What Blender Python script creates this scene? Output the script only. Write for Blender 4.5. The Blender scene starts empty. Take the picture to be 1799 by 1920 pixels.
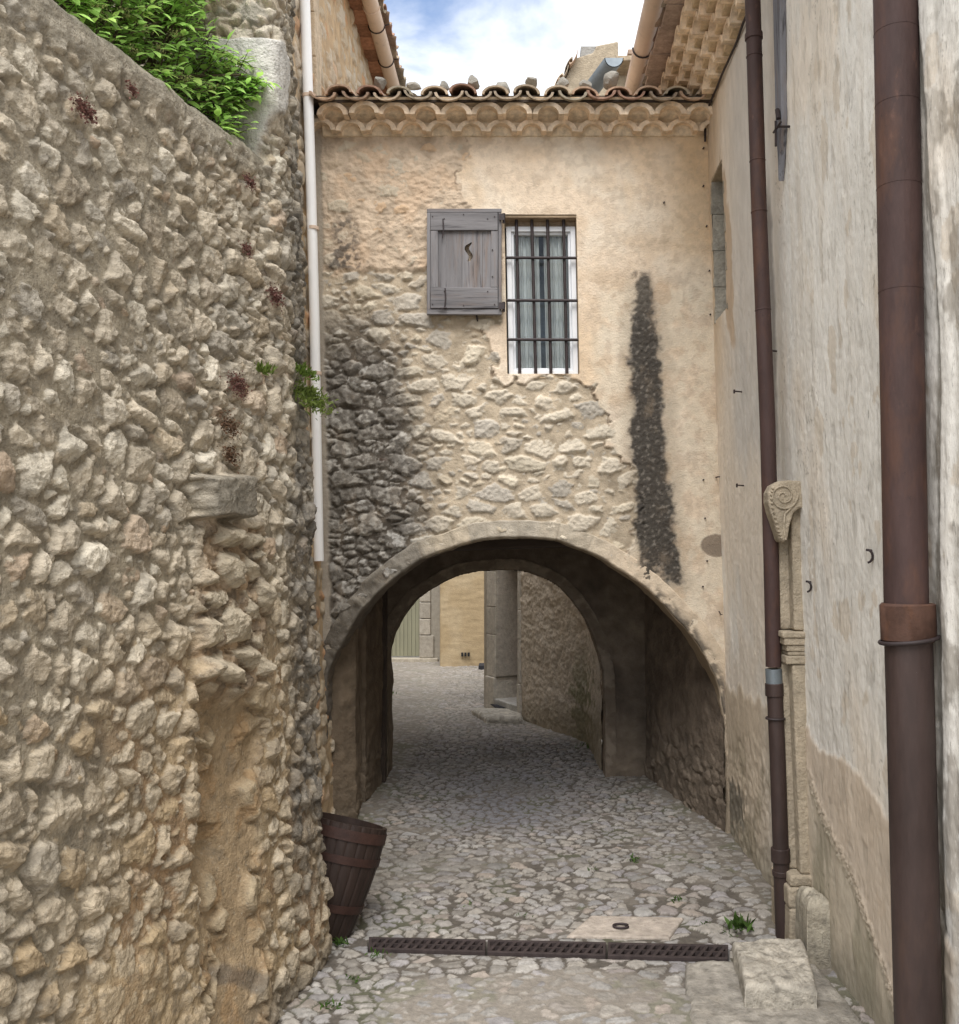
import bpy, math, random
import numpy as np
from mathutils import Vector, Matrix

# ------------------------------------------------------------------ camera, sky, sun, exposure
sc = bpy.context.scene
COL = sc.collection
F, CX, CY, CAMZ = 1800.0, 976.0, 1034.0, 2.0      # focal length and vanishing point of the photo, eye height
cam_d = bpy.data.cameras.new("camera"); cam = bpy.data.objects.new("camera", cam_d); COL.objects.link(cam)
cam.location = (0, 0, CAMZ); cam.rotation_euler = (math.radians(90), 0, 0)
cam_d.sensor_fit = 'HORIZONTAL'; cam_d.sensor_width = 36.0; cam_d.lens = 36.0 * F / 1799.0
cam_d.shift_x = -(CX - 899.5) / 1799.0; cam_d.shift_y = (CY - 960.0) / 1799.0
cam_d.clip_start = 0.05; cam_d.clip_end = 2000
sc.camera = cam

SUN_EL, SUN_AZ = 59.0, 186.0      # azimuth measured from +Y clockwise: the sun stands behind the camera, veiled
w = bpy.data.worlds.new("World"); sc.world = w; w.use_nodes = True
nt = w.node_tree; nt.nodes.clear()
def N(tree, typ, **kw):
    n = tree.nodes.new(typ)
    for k, v in kw.items(): setattr(n, k, v)
    return n
out = N(nt, 'ShaderNodeOutputWorld'); bg = N(nt, 'ShaderNodeBackground')
sky = N(nt, 'ShaderNodeTexSky'); sky.sky_type = 'NISHITA'; sky.sun_disc = False
sky.sun_elevation = math.radians(SUN_EL); sky.sun_rotation = math.radians(SUN_AZ)
sky.air_density = 1.0; sky.dust_density = 1.0; sky.ozone_density = 1.5
tc = N(nt, 'ShaderNodeTexCoord'); mp = N(nt, 'ShaderNodeMapping')
mp.inputs['Location'].default_value = (0.42, 0.0, 0.15); mp.inputs['Scale'].default_value = (1.0, 1.0, 2.2)
nz = N(nt, 'ShaderNodeTexNoise'); nz.inputs['Scale'].default_value = 3.0; nz.inputs['Detail'].default_value = 7
nz.inputs['Roughness'].default_value = 0.55; nz.inputs['Distortion'].default_value = 0.35
sx = N(nt, 'ShaderNodeSeparateXYZ')
ma = N(nt, 'ShaderNodeMath', operation='MULTIPLY_ADD'); ma.inputs[1].default_value = 0.95; ma.inputs[2].default_value = -0.06
ad = N(nt, 'ShaderNodeMath', operation='ADD')
cr = N(nt, 'ShaderNodeMapRange', interpolation_type='SMOOTHSTEP')
cr.inputs['From Min'].default_value = 0.40; cr.inputs['From Max'].default_value = 0.66
mx = N(nt, 'ShaderNodeMixRGB'); mx.inputs['Color2'].default_value = (8.3, 8.5, 8.8, 1)
sg = N(nt, 'ShaderNodeMixRGB', blend_type='MULTIPLY'); sg.inputs['Fac'].default_value = 1.0; sg.inputs['Color2'].default_value = (1.45, 1.40, 1.40, 1)
bg.inputs['Strength'].default_value = 0.085
L = nt.links.new
L(tc.outputs['Generated'], mp.inputs['Vector']); L(mp.outputs[0], nz.inputs['Vector'])
L(tc.outputs['Generated'], sx.inputs[0]); xo_ = N(nt, 'ShaderNodeMath', operation='ADD'); xo_.inputs[1].default_value = 0.085; xa_ = N(nt, 'ShaderNodeMath', operation='ABSOLUTE')
L(sx.outputs['X'], xo_.inputs[0]); L(xo_.outputs[0], xa_.inputs[0]); L(xa_.outputs[0], ma.inputs[0]); L(ma.outputs[0], ad.inputs[0]); L(nz.outputs['Fac'], ad.inputs[1])
L(ad.outputs[0], cr.inputs['Value']); L(cr.outputs[0], mx.inputs['Fac']); L(sky.outputs[0], sg.inputs['Color1']); L(sg.outputs[0], mx.inputs['Color1'])
L(mx.outputs[0], bg.inputs['Color']); L(bg.outputs[0], out.inputs['Surface'])

sun_d = bpy.data.lights.new("sun", 'SUN'); sun = bpy.data.objects.new("sun", sun_d); COL.objects.link(sun)
sun_d.energy = 2.5; sun_d.angle = math.radians(44); sun_d.color = (1.0, 0.98, 0.955)
_el, _az = math.radians(SUN_EL), math.radians(SUN_AZ)
sdir = Vector((math.sin(_az) * math.cos(_el), math.cos(_az) * math.cos(_el), math.sin(_el)))
sun.rotation_euler = sdir.to_track_quat('Z', 'Y').to_euler()
vs = sc.view_settings; vs.view_transform = 'Standard'; vs.look = 'None'; vs.exposure = 1.05; vs.gamma = 1.0
sc.cycles.max_bounces = 6; sc.cycles.diffuse_bounces = 5; sc.cycles.glossy_bounces = 3; sc.cycles.transparent_max_bounces = 8
sc.cycles.use_denoising = True; sc.cycles.denoising_prefilter = 'NONE'; sc.cycles.use_adaptive_sampling = False

# ------------------------------------------------------------------ numpy noise
def h2(ix, iy, seed=0):
    ix = ix.astype(np.int64); iy = iy.astype(np.int64)
    n = (ix * 374761393 + iy * 668265263 + seed * 2246822519) & 0xFFFFFFFF
    n = ((n ^ (n >> 13)) * 1274126177) & 0xFFFFFFFF
    n = ((n ^ (n >> 16)) * 2654435761) & 0xFFFFFFFF
    n = n ^ (n >> 15)
    return (n & 0xFFFFFF) / float(0x1000000)
def vn(x, y, seed=0):
    ix = np.floor(x); iy = np.floor(y); fx = x - ix; fy = y - iy
    ux = fx * fx * fx * (fx * (fx * 6 - 15) + 10); uy = fy * fy * fy * (fy * (fy * 6 - 15) + 10)
    def g(a, b):
        t = h2(ix + a, iy + b, seed) * 2 * math.pi
        return np.cos(t) * (fx - a) + np.sin(t) * (fy - b)
    return (g(0, 0) * (1 - ux) + g(1, 0) * ux) * (1 - uy) + (g(0, 1) * (1 - ux) + g(1, 1) * ux) * uy
def fbm(x, y, seed=0, octv=4, gain=0.5):
    s = 0; a = 1.0
    for o in range(octv):
        s = s + a * vn(x * 2 ** o + 17.3 * o, y * 2 ** o - 9.1 * o, seed + o); a *= gain
    return s * 1.4
def ss(a, b, x):
    t = np.clip((x - a) / (b - a), 0, 1); return t * t * (3 - 2 * t)
def lerp(a, b, t):
    return a + (b - a) * t
def mixc(c1, c2, t):
    t = np.asarray(t)[..., None]; return c1 * (1 - t) + np.asarray(c2) * t
def full(shape, c):
    return np.ones(shape + (1,)) * np.asarray(c, float)
def vor(x, y, seed, jit=0.85, wmax=0.22, offs=True):
    iy0 = np.floor(y)
    F1 = np.full(x.shape, 9.0); F2 = np.full(x.shape, 9.0)
    bx = np.zeros(x.shape); by = np.zeros(x.shape); dx = np.zeros(x.shape); dy = np.zeros(x.shape)
    for b in (-1, 0, 1):
        iy = iy0 + b
        off = 0.5 * np.mod(iy, 2) if offs else 0.0
        ix0 = np.floor(x - off)
        for a in (-1, 0, 1):
            ix = ix0 + a
            sxx = ix + off + 0.5 + (h2(ix, iy, seed) - 0.5) * jit; syy = iy + 0.5 + (h2(ix, iy, seed + 1) - 0.5) * jit
            ex = x - sxx; ey = y - syy
            d = np.sqrt(ex * ex + ey * ey) - wmax * h2(ix, iy, seed + 2)
            c = d < F1
            F2 = np.where(c, F1, np.minimum(F2, d)); F1 = np.where(c, d, F1)
            bx = np.where(c, ix, bx); by = np.where(c, iy, by); dx = np.where(c, ex, dx); dy = np.where(c, ey, dy)
    return F1, F2, bx, by, dx, dy
def rubble(u, v, sx, sz, seed, warp=0.22, bulge=0.04, facet=1.0, gap=0.08, edge=0.10, rough=0.1, wmax=0.25, jit=0.85, hv=1.0):
    x = u / sx; y = v / sz
    wx = x + warp * fbm(x * 1.1, y * 1.1, seed + 40, 3); wy = y + warp * fbm(x * 1.1 + 31, y * 1.1, seed + 50, 3)
    F1, F2, ix, iy, dx, dy = vor(wx, wy, seed, jit=jit, wmax=wmax)
    e = F2 - F1
    r = lambda k: h2(ix, iy, seed + 100 + k)
    Hs = bulge * (0.85 - 0.5 * hv + hv * r(0))
    h = Hs * 1.0
    for k in range(5):
        a = 2 * math.pi * (k / 5.0 + 0.2 * r(1 + k))
        m = (0.12 + 0.95 * r(10 + k) ** 1.5) * facet; c = Hs * (0.75 + 0.8 * r(20 + k))
        h = np.minimum(h, c - m * (np.cos(a) * dx * sx + np.sin(a) * dy * sz))
    ed = Hs * 1.25 * (1 - np.exp(-np.maximum(e - gap, 0) / edge)) - np.maximum(gap - e, 0) * bulge * 2.0
    s = np.minimum(h, ed)
    s = s + rough * bulge * fbm(u / 0.03, v / 0.03, seed + 60, 4, 0.6) + rough * 0.7 * bulge * np.abs(fbm(u / 0.06, v / 0.06, seed + 70, 3))
    return s, e, r
def chips(u, v, sx, sz, seed, warp=0.12, bulge=0.045, size=1.0, slope=1.4, tilt=0.25, gap=0.006, rough=0.10, jit=0.9, K=6, wmax=0.2, hv=0.7, offs=True, crisp=1.0):
    """rough broken stones: every stone a convex block with its own tilted face and broken sides"""
    x = u / sx; y = v / sz
    wx = x + warp * fbm(x * 0.8, y * 0.8, seed + 40, 4); wy = y + warp * fbm(x * 0.8 + 31, y * 0.8, seed + 50, 4)
    F1, F2, ix, iy, dx, dy = vor(wx, wy, seed, jit=jit, wmax=wmax, offs=offs)
    border = (F2 - F1) * 0.5 * min(sx, sz) - gap * 0.5
    r = lambda k: h2(ix, iy, seed + 100 + k)
    X_ = dx * sx; Y_ = dy * sz
    Hs = bulge * (1 - hv * 0.5 + hv * (r(0) - 0.15)); sz_ = size * (0.72 + 0.5 * r(60))
    a0 = 2 * math.pi * r(61); t0 = tilt * r(62)
    wob = 0.10 * min(sx, sz) * fbm(u / (0.30 * sx), v / (0.30 * sx), seed + 80, 3)
    h = Hs + t0 * (np.cos(a0) * X_ + np.sin(a0) * Y_)
    a1 = a0 + 2.0 + 2.2 * r(63); h = np.minimum(h, Hs * (0.75 + 0.5 * r(64)) + (0.10 + 0.40 * r(65)) * (np.cos(a1) * X_ + np.sin(a1) * Y_))
    for k in range(K):
        a = 2 * math.pi * (k + 0.8 * r(1 + k)) / K; ca, sa = np.cos(a), np.sin(a)
        q = 0.5 * np.hypot(ca * sx, sa * sz) * (0.62 + 0.55 * r(20 + k)) * sz_
        h = np.minimum(h, (q - ca * X_ - sa * Y_ + wob) * slope * (0.6 + 1.0 * r(40 + k)))
    h = np.minimum(h, (border + 0.4 * wob) * 2.2 * crisp)
    h = h + rough * bulge * (fbm(u / 0.028, v / 0.028, seed + 60, 4, 0.6) + 0.8 * np.abs(fbm(u / 0.05, v / 0.05, seed + 70, 3)))
    return h, border, r
def poly_sd(px, py, poly):
    d = np.full(px.shape, 1e9); inside = np.zeros(px.shape, bool)
    n = len(poly)
    for i in range(n):
        ax, ay = poly[i]; bx, by = poly[(i + 1) % n]
        ex, ey = bx - ax, by - ay
        t = np.clip(((px - ax) * ex + (py - ay) * ey) / (ex * ex + ey * ey + 1e-9), 0, 1)
        d = np.minimum(d, (px - ax - t * ex) ** 2 + (py - ay - t * ey) ** 2)
        c = ((ay > py) != (by > py)) & (px < (bx - ax) * (py - ay) / (by - ay + 1e-12) + ax)
        inside ^= c
    d = np.sqrt(d)
    return np.where(inside, d, -d)
def PX(x, y): return CX + F * x / np.maximum(y, 0.05)
def PY(y, z): return CY - F * (z - CAMZ) / np.maximum(y, 0.05)
def at(px, py, Y): return Vector(((px - CX) / F * Y, Y, CAMZ + (CY - py) / F * Y))
def gnd(px, py, z=0.0):
    s = (py - CY) / (CAMZ - z); return Vector(((px - CX) / s, F / s, z))

# ------------------------------------------------------------------ materials
def mat(name, base=(0.5, 0.5, 0.5), rough=0.9, attr=False, vary=0.25, scale=18.0, bump=0.35, bscale=90.0, bdist=0.006, metal=0.0,
        streak=None, stretch=(1, 1, 1), spec=0.3, roughattr=False, spots=None, spotscale=14):
    m = bpy.data.materials.new(name); m.use_nodes = True
    t = m.node_tree; b = t.nodes['Principled BSDF']; l = t.links.new
    b.inputs['Roughness'].default_value = rough; b.inputs['Metallic'].default_value = metal
    b.inputs['Specular IOR Level'].default_value = spec
    co = N(t, 'ShaderNodeTexCoord'); mpn = N(t, 'ShaderNodeMapping'); mpn.inputs['Scale'].default_value = stretch
    l(co.outputs['Object'], mpn.inputs['Vector'])
    if attr:
        a = N(t, 'ShaderNodeAttribute'); a.attribute_name = 'Col'; src = a.outputs['Color']
    else:
        a = N(t, 'ShaderNodeRGB'); a.outputs[0].default_value = (*base, 1); src = a.outputs[0]
    n1 = N(t, 'ShaderNodeTexNoise'); n1.inputs['Scale'].default_value = scale; n1.inputs['Detail'].default_value = 8; n1.inputs['Roughness'].default_value = 0.65
    l(mpn.outputs[0], n1.inputs['Vector'])
    mr = N(t, 'ShaderNodeMapRange'); mr.inputs['From Min'].default_value = 0.28; mr.inputs['From Max'].default_value = 0.72
    mr.inputs['To Min'].default_value = 1 - vary; mr.inputs['To Max'].default_value = 1 + vary
    l(n1.outputs['Fac'], mr.inputs['Value'])
    mu = N(t, 'ShaderNodeVectorMath', operation='SCALE'); l(src, mu.inputs[0]); l(mr.outputs[0], mu.inputs['Scale'])
    cur = mu.outputs[0]
    for k, (sc_, st_, lo, hi, colr, amt) in enumerate(streak or []):
        mp2 = N(t, 'ShaderNodeMapping'); mp2.inputs['Scale'].default_value = st_; mp2.inputs['Location'].default_value = (k * 3.1, k * 1.7, 0)
        l(co.outputs['Object'], mp2.inputs['Vector'])
        n2 = N(t, 'ShaderNodeTexNoise'); n2.inputs['Scale'].default_value = sc_; n2.inputs['Detail'].default_value = 9; n2.inputs['Roughness'].default_value = 0.68
        l(mp2.outputs[0], n2.inputs['Vector'])
        m2 = N(t, 'ShaderNodeMapRange'); m2.inputs['From Min'].default_value = lo; m2.inputs['From Max'].default_value = hi
        m2.inputs['To Max'].default_value = amt
        l(n2.outputs['Fac'], m2.inputs['Value'])
        fac = m2.outputs[0]
        if roughattr == 'mask':
            am = N(t, 'ShaderNodeAttribute'); am.attribute_name = 'Aux'
            mm = N(t, 'ShaderNodeMath', operation='MULTIPLY'); l(fac, mm.inputs[0]); l(am.outputs['Fac'], mm.inputs[1]); fac = mm.outputs[0]
        mi = N(t, 'ShaderNodeMixRGB'); l(fac, mi.inputs['Fac']); l(cur, mi.inputs['Color1']); mi.inputs['Color2'].default_value = (*colr, 1)
        cur = mi.outputs[0]
    l(cur, b.inputs['Base Color'])
    if roughattr is True:
        ar = N(t, 'ShaderNodeAttribute'); ar.attribute_name = 'Aux'; l(ar.outputs['Fac'], b.inputs['Roughness'])
    if bump:
        n3 = N(t, 'ShaderNodeTexNoise'); n3.inputs['Scale'].default_value = bscale; n3.inputs['Detail'].default_value = 6; n3.inputs['Roughness'].default_value = 0.6
        l(mpn.outputs[0], n3.inputs['Vector'])
        bp = N(t, 'ShaderNodeBump'); bp.inputs['Strength'].default_value = bump; bp.inputs['Distance'].default_value = bdist
        l(n3.outputs['Fac'], bp.inputs['Height']); l(bp.outputs[0], b.inputs['Normal'])
    return m
M = {}
M['rubble'] = mat('rubble_stone', attr=True, vary=0.34, scale=22, bump=1.0, bscale=75, bdist=0.012, spec=0.12,
                  streak=[(30, (1, 1, 1), 0.56, 0.70, (0.13, 0.115, 0.092), 0.62), (55, (1, 1, 1), 0.58, 0.70, (0.60, 0.55, 0.46), 0.40), (7, (1, 1, 1), 0.56, 0.68, (0.17, 0.15, 0.12), 0.40)])
M['facade'] = mat('facade_render', attr=True, vary=0.13, scale=14, bump=0.8, bscale=80, bdist=0.008, spec=0.12,
                  streak=[(45, (1, 1, 1), 0.62, 0.74, (0.25, 0.21, 0.16), 0.40), (4, (1, 1, 0.6), 0.55, 0.75, (0.58, 0.44, 0.30), 0.30)])
M['plaster'] = mat('weathered_limewash', attr=True, vary=0.12, scale=12, bump=0.55, bscale=70, bdist=0.006, spec=0.12, stretch=(1, 1, 0.35),
                   streak=[(4, (1, 1, 0.55), 0.48, 0.70, (0.52, 0.48, 0.41), 0.35),
                           (80, (1, 1, 0.30), 0.54, 0.66, (0.33, 0.31, 0.265), 0.34),
                           (38, (1, 1, 0.20), 0.60, 0.68, (0.12, 0.11, 0.09), 0.65),
                           (110, (1, 1, 0.35), 0.56, 0.66, (0.76, 0.735, 0.69), 0.50),
                           (85, (1, 1, 0.7), 0.62, 0.70, (0.23, 0.21, 0.17), 0.50), (170, (1, 1, 0.5), 0.57, 0.66, (0.42, 0.39, 0.34), 0.5)], roughattr='mask')
M['cobble'] = mat('cobble_stone', attr=True, vary=0.28, scale=30, bump=0.8, bscale=90, bdist=0.006, spec=0.3, roughattr=True, streak=[(40, (1, 1, 1), 0.60, 0.72, (0.11, 0.10, 0.085), 0.5)])
M['passage'] = mat('passage_render', attr=True, vary=0.22, scale=8, bump=0.8, bscale=40, bdist=0.012, spec=0.1)
M['rough'] = mat('roughcast', attr=True, vary=0.16, scale=12, bump=0.8, bscale=40, bdist=0.010, spec=0.1)
M['tile'] = mat('terracotta_tile', attr=True, vary=0.35, scale=22, bump=0.5, bscale=80, spec=0.15)
M['stone'] = mat('dressed_stone', attr=True, vary=0.26, scale=16, bump=1.0, bscale=48, bdist=0.012, spec=0.12, streak=[(34, (1, 1, 1), 0.58, 0.72, (0.14, 0.125, 0.10), 0.55), (6, (1, 1, 0.5), 0.54, 0.72, (0.24, 0.205, 0.155), 0.45)])
M['iron'] = mat('dark_iron', (0.032, 0.022, 0.022), 0.6, vary=0.35, scale=30, bump=0.3, spec=0.4)
M['rust'] = mat('painted_rusty_pipe', (0.062, 0.036, 0.032), 0.66, vary=0.32, scale=9, bump=0.5, bscale=16, bdist=0.012, spec=0.3, stretch=(1, 1, 0.3),
                streak=[(4, (1, 1, 0.35), 0.50, 0.70, (0.13, 0.060, 0.034), 0.75), (60, (1, 1, 0.6), 0.60, 0.70, (0.03, 0.02, 0.02), 0.6), (14, (1, 1, 0.5), 0.62, 0.72, (0.17, 0.09, 0.065), 0.5)])
M['castiron'] = mat('painted_cast_iron', (0.048, 0.031, 0.027), 0.55, vary=0.35, scale=9, bump=0.5, bscale=18, bdist=0.010, spec=0.35, stretch=(1, 1, 0.3),
                    streak=[(6, (1, 1, 0.3), 0.56, 0.75, (0.085, 0.05, 0.035), 0.7), (45, (1, 1, 1), 0.70, 0.74, (0.2, 0.2, 0.22), 0.6)])
M['rustcollar'] = mat('rusty_collar', (0.085, 0.045, 0.032), 0.7, vary=0.4, scale=12, bump=0.4, bscale=60, spec=0.25,
                      streak=[(9, (1, 1, 0.5), 0.5, 0.7, (0.15, 0.065, 0.03), 0.7)])
M['pvc'] = mat('white_pvc', (0.80, 0.80, 0.79), 0.45, vary=0.06, scale=4, bump=0.05, spec=0.4, stretch=(1, 1, 0.2))
M['cream'] = mat('cream_gutter', (0.60, 0.47, 0.37), 0.5, vary=0.10, scale=5, bump=0.05, spec=0.3,
                 streak=[(8, (1, 1, 1), 0.6, 0.75, (0.25, 0.18, 0.13), 0.5)])
M['zinc'] = mat('zinc', (0.20, 0.23, 0.25), 0.5, vary=0.15, scale=12, bump=0.1, metal=0.5)
M['wood'] = mat('grey_weathered_wood', attr=True, vary=0.35, scale=10, bump=0.5, bscale=60, bdist=0.004, stretch=(1.2, 1.2, 0.12), spec=0.15,
                streak=[(10, (1.6, 1.6, 0.16), 0.50, 0.68, (0.21, 0.145, 0.105), 0.75), (30, (1.5, 1.5, 0.08), 0.54, 0.64, (0.05, 0.047, 0.05), 0.75)])
M['woodh'] = mat('grey_weathered_rail', attr=True, vary=0.35, scale=10, bump=0.5, bscale=60, bdist=0.004, stretch=(0.12, 1.2, 1.2), spec=0.15,
                 streak=[(10, (0.16, 1.6, 1.6), 0.54, 0.72, (0.20, 0.14, 0.11), 0.5), (30, (0.08, 1.5, 1.5), 0.54, 0.64, (0.05, 0.047, 0.05), 0.75)])
M['beam'] = mat('old_beam', (0.06, 0.045, 0.035), 0.85, vary=0.4, scale=9, bump=0.6, bscale=40, stretch=(0.2, 1, 1))
M['barrel'] = mat('barrel_stave', attr=True, vary=0.4, scale=12, bump=0.5, bscale=60, stretch=(1, 1, 0.2), spec=0.3, rough=0.6)
M['white'] = mat('white_frame', (0.74, 0.75, 0.76), 0.4, vary=0.04, bump=0.0, spec=0.4)
M['curtain'] = mat('net_curtain', (0.60, 0.62, 0.61), 0.9, vary=0.15, scale=10, bump=0.2, stretch=(3, 1, 0.2))
M['dark'] = mat('dark_room', (0.30, 0.32, 0.33), 0.9, bump=0)
M['hollow'] = mat('dark_hollow', (0.02, 0.02, 0.02), 0.95, bump=0)
M['bark'] = mat('shrub_bark', (0.10, 0.075, 0.05), 0.9, vary=0.3)
M['greendoor'] = mat('greygreen_planks', (0.22, 0.215, 0.15), 0.7, vary=0.15, scale=8, stretch=(1, 1, 0.2), bump=0.2)
M['browndoor'] = mat('brown_door', (0.16, 0.075, 0.035), 0.55, vary=0.2, scale=8, stretch=(1, 1, 0.2), bump=0.2)
M['hoop'] = mat('rusted_hoop', (0.040, 0.019, 0.014), 0.6, vary=0.4, scale=14, bump=0.3, spec=0.3)
M['soil'] = mat('barrel_soil', (0.02, 0.016, 0.013), 0.95, bump=1.0, bscale=30, bdist=0.02)
M['grate'] = mat('rusty_grating', (0.044, 0.033, 0.031), 0.7, vary=0.4, scale=20, bump=0.3, spec=0.25)
M['ground'] = mat('ground_earth', (0.26, 0.23, 0.19), 0.95, vary=0.2)
M['mat'] = mat('door_mat', (0.03, 0.03, 0.035), 0.95, vary=0.3)
def leafmat(name, c1, c2, trans=0.48):
    m = bpy.data.materials.new(name); m.use_nodes = True; t = m.node_tree; b = t.nodes['Principled BSDF']; l = t.links.new
    a = N(t, 'ShaderNodeAttribute'); a.attribute_name = 'Col'
    n = N(t, 'ShaderNodeTexNoise'); n.inputs['Scale'].default_value = 14
    m1 = N(t, 'ShaderNodeMapRange'); m1.inputs['To Min'].default_value = 0.75; m1.inputs['To Max'].default_value = 1.25; l(n.outputs['Fac'], m1.inputs['Value'])
    v = N(t, 'ShaderNodeVectorMath', operation='SCALE'); l(a.outputs['Color'], v.inputs[0]); l(m1.outputs[0], v.inputs['Scale'])
    l(v.outputs[0], b.inputs['Base Color']); b.inputs['Roughness'].default_value = 0.65; b.inputs['Specular IOR Level'].default_value = 0.2
    tr = N(t, 'ShaderNodeBsdfTranslucent'); l(v.outputs[0], tr.inputs['Color'])
    mixs = N(t, 'ShaderNodeMixShader'); mixs.inputs['Fac'].default_value = trans
    l(b.outputs[0], mixs.inputs[1]); l(tr.outputs[0], mixs.inputs[2]); l(mixs.outputs[0], t.nodes['Material Output'].inputs['Surface'])
    return m
M['leaf'] = leafmat('shrub_leaf', 0, 0)
def glassmat():
    m = bpy.data.materials.new('window_glass'); m.use_nodes = True; t = m.node_tree; t.nodes.clear(); l = t.links.new
    o = N(t, 'ShaderNodeOutputMaterial'); g = N(t, 'ShaderNodeBsdfGlossy'); g.inputs['Roughness'].default_value = 0.03
    tr = N(t, 'ShaderNodeBsdfTransparent'); tr.inputs['Color'].default_value = (0.97, 0.98, 0.97, 1)
    lw = N(t, 'ShaderNodeFresnel'); lw.inputs['IOR'].default_value = 1.28
    mi = N(t, 'ShaderNodeMixShader'); l(lw.outputs[0], mi.inputs['Fac']); l(tr.outputs[0], mi.inputs[1]); l(g.outputs[0], mi.inputs[2]); l(mi.outputs[0], o.inputs['Surface'])
    return m
M['glass'] = glassmat()

# ------------------------------------------------------------------ object helpers
def link(name, me, m, parent=None):
    o = bpy.data.objects.new(name, me); COL.objects.link(o)
    if m: me.materials.append(m)
    if parent: o.parent = parent; o.matrix_parent_inverse = parent.matrix_world.inverted() if False else Matrix.Identity(4)
    return o
def tag(o, label=None, cat=None, group=None, kind=None):
    if label: o['label'] = label
    if cat: o['category'] = cat
    if group: o['group'] = group
    if kind: o['kind'] = kind
    return o
def thing(name, label, cat, group=None, loc=(0, 0, 0)):
    o = bpy.data.objects.new(name, None); COL.objects.link(o); o.location = loc; o.empty_display_size = 0.1
    return tag(o, label, cat, group)
def np_mesh(name, V, Fq, Cc=None, A=None, smooth=True):
    me = bpy.data.meshes.new(name)
    nv, nf = len(V), len(Fq)
    me.vertices.add(nv); me.vertices.foreach_set('co', V.astype(np.float32).ravel())
    me.loops.add(nf * 4); me.loops.foreach_set('vertex_index', Fq.astype(np.int32).ravel())
    me.polygons.add(nf); me.polygons.foreach_set('loop_start', np.arange(0, nf * 4, 4, dtype=np.int32))
    me.update(calc_edges=True)
    if Cc is not None:
        at_ = me.attributes.new('Col', 'FLOAT_COLOR', 'POINT')
        c4 = np.ones((nv, 4), np.float32); c4[:, :3] = np.clip(Cc, 0.003, 0.9); at_.data.foreach_set('color', c4.ravel())
    if A is not None:
        aa = me.attributes.new('Aux', 'FLOAT', 'POINT'); aa.data.foreach_set('value', A.astype(np.float32).ravel())
    if smooth: me.shade_smooth()
    return me
def grid_obj(name, P, Cc, m, parent=None, A=None, keep=None, flip=False):
    ny, nx = P.shape[:2]
    idx = np.arange(ny * nx).reshape(ny, nx)
    q = np.stack([idx[:-1, :-1], idx[:-1, 1:], idx[1:, 1:], idx[1:, :-1]], -1)
    if flip: q = q[..., ::-1]
    q = q[keep] if keep is not None else q.reshape(-1, 4)
    used = np.zeros(ny * nx, bool); used[q.ravel()] = True
    remap = np.cumsum(used) - 1
    me = np_mesh(name, P.reshape(-1, 3)[used], remap[q], Cc.reshape(-1, 3)[used] if Cc is not None else None, A.reshape(-1)[used] if A is not None else None)
    return link(name, me, m, parent)
def chaikin(p, n=2):
    p = [np.array(q, float) for q in p]
    for _ in range(n):
        q = [p[0]]
        for a, b in zip(p[:-1], p[1:]):
            q += [a * 0.85 + b * 0.15, a * 0.15 + b * 0.85]
        p = q + [p[-1]]
    return np.array(p)
def resample(p, du):
    p = np.array(p, float); d = np.r_[0, np.cumsum(np.linalg.norm(np.diff(p, axis=0), axis=1))]
    n = max(2, int(d[-1] / du) + 1); t = np.linspace(0, d[-1], n)
    return np.stack([np.interp(t, d, p[:, k]) for k in range(p.shape[1])], -1), t
def sheet(name, plan, z0, z1, du, dv, fn, m, side=1, lean=None, hole=None, parent=None, smoothc=0):
    """A wall face standing on a plan polyline, its relief pushed out along the plan normal."""
    p = chaikin(plan, smoothc) if smoothc else plan
    p, u = resample(p, du)
    tg = np.gradient(p, axis=0); tg /= np.linalg.norm(tg, axis=1)[:, None]
    nn = side * np.stack([-tg[:, 1], tg[:, 0]], -1)
    v = np.linspace(z0, z1, int((z1 - z0) / dv) + 1)
    U, Vv = np.meshgrid(u, v)
    X = np.broadcast_to(p[:, 0], U.shape).copy(); Y = np.broadcast_to(p[:, 1], U.shape).copy()
    if lean is not None: X = X + lean(U, Vv, Y)
    r = fn(U, Vv, X, Y, Vv, PX(X, Y), PY(Y, Vv))
    h, c = r[0], r[1]; A = r[2] if len(r) > 2 else None
    P = np.stack([X + nn[:, 0] * h, Y + nn[:, 1] * h, Vv], -1)
    keep = None
    if hole is not None:
        cc = lambda a: 0.25 * (a[:-1, :-1] + a[1:, :-1] + a[:-1, 1:] + a[1:, 1:])
        keep = ~hole(cc(X), cc(Y), cc(Vv))
    return grid_obj(name, P, c, m, parent, A, keep, flip=(side < 0))
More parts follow.
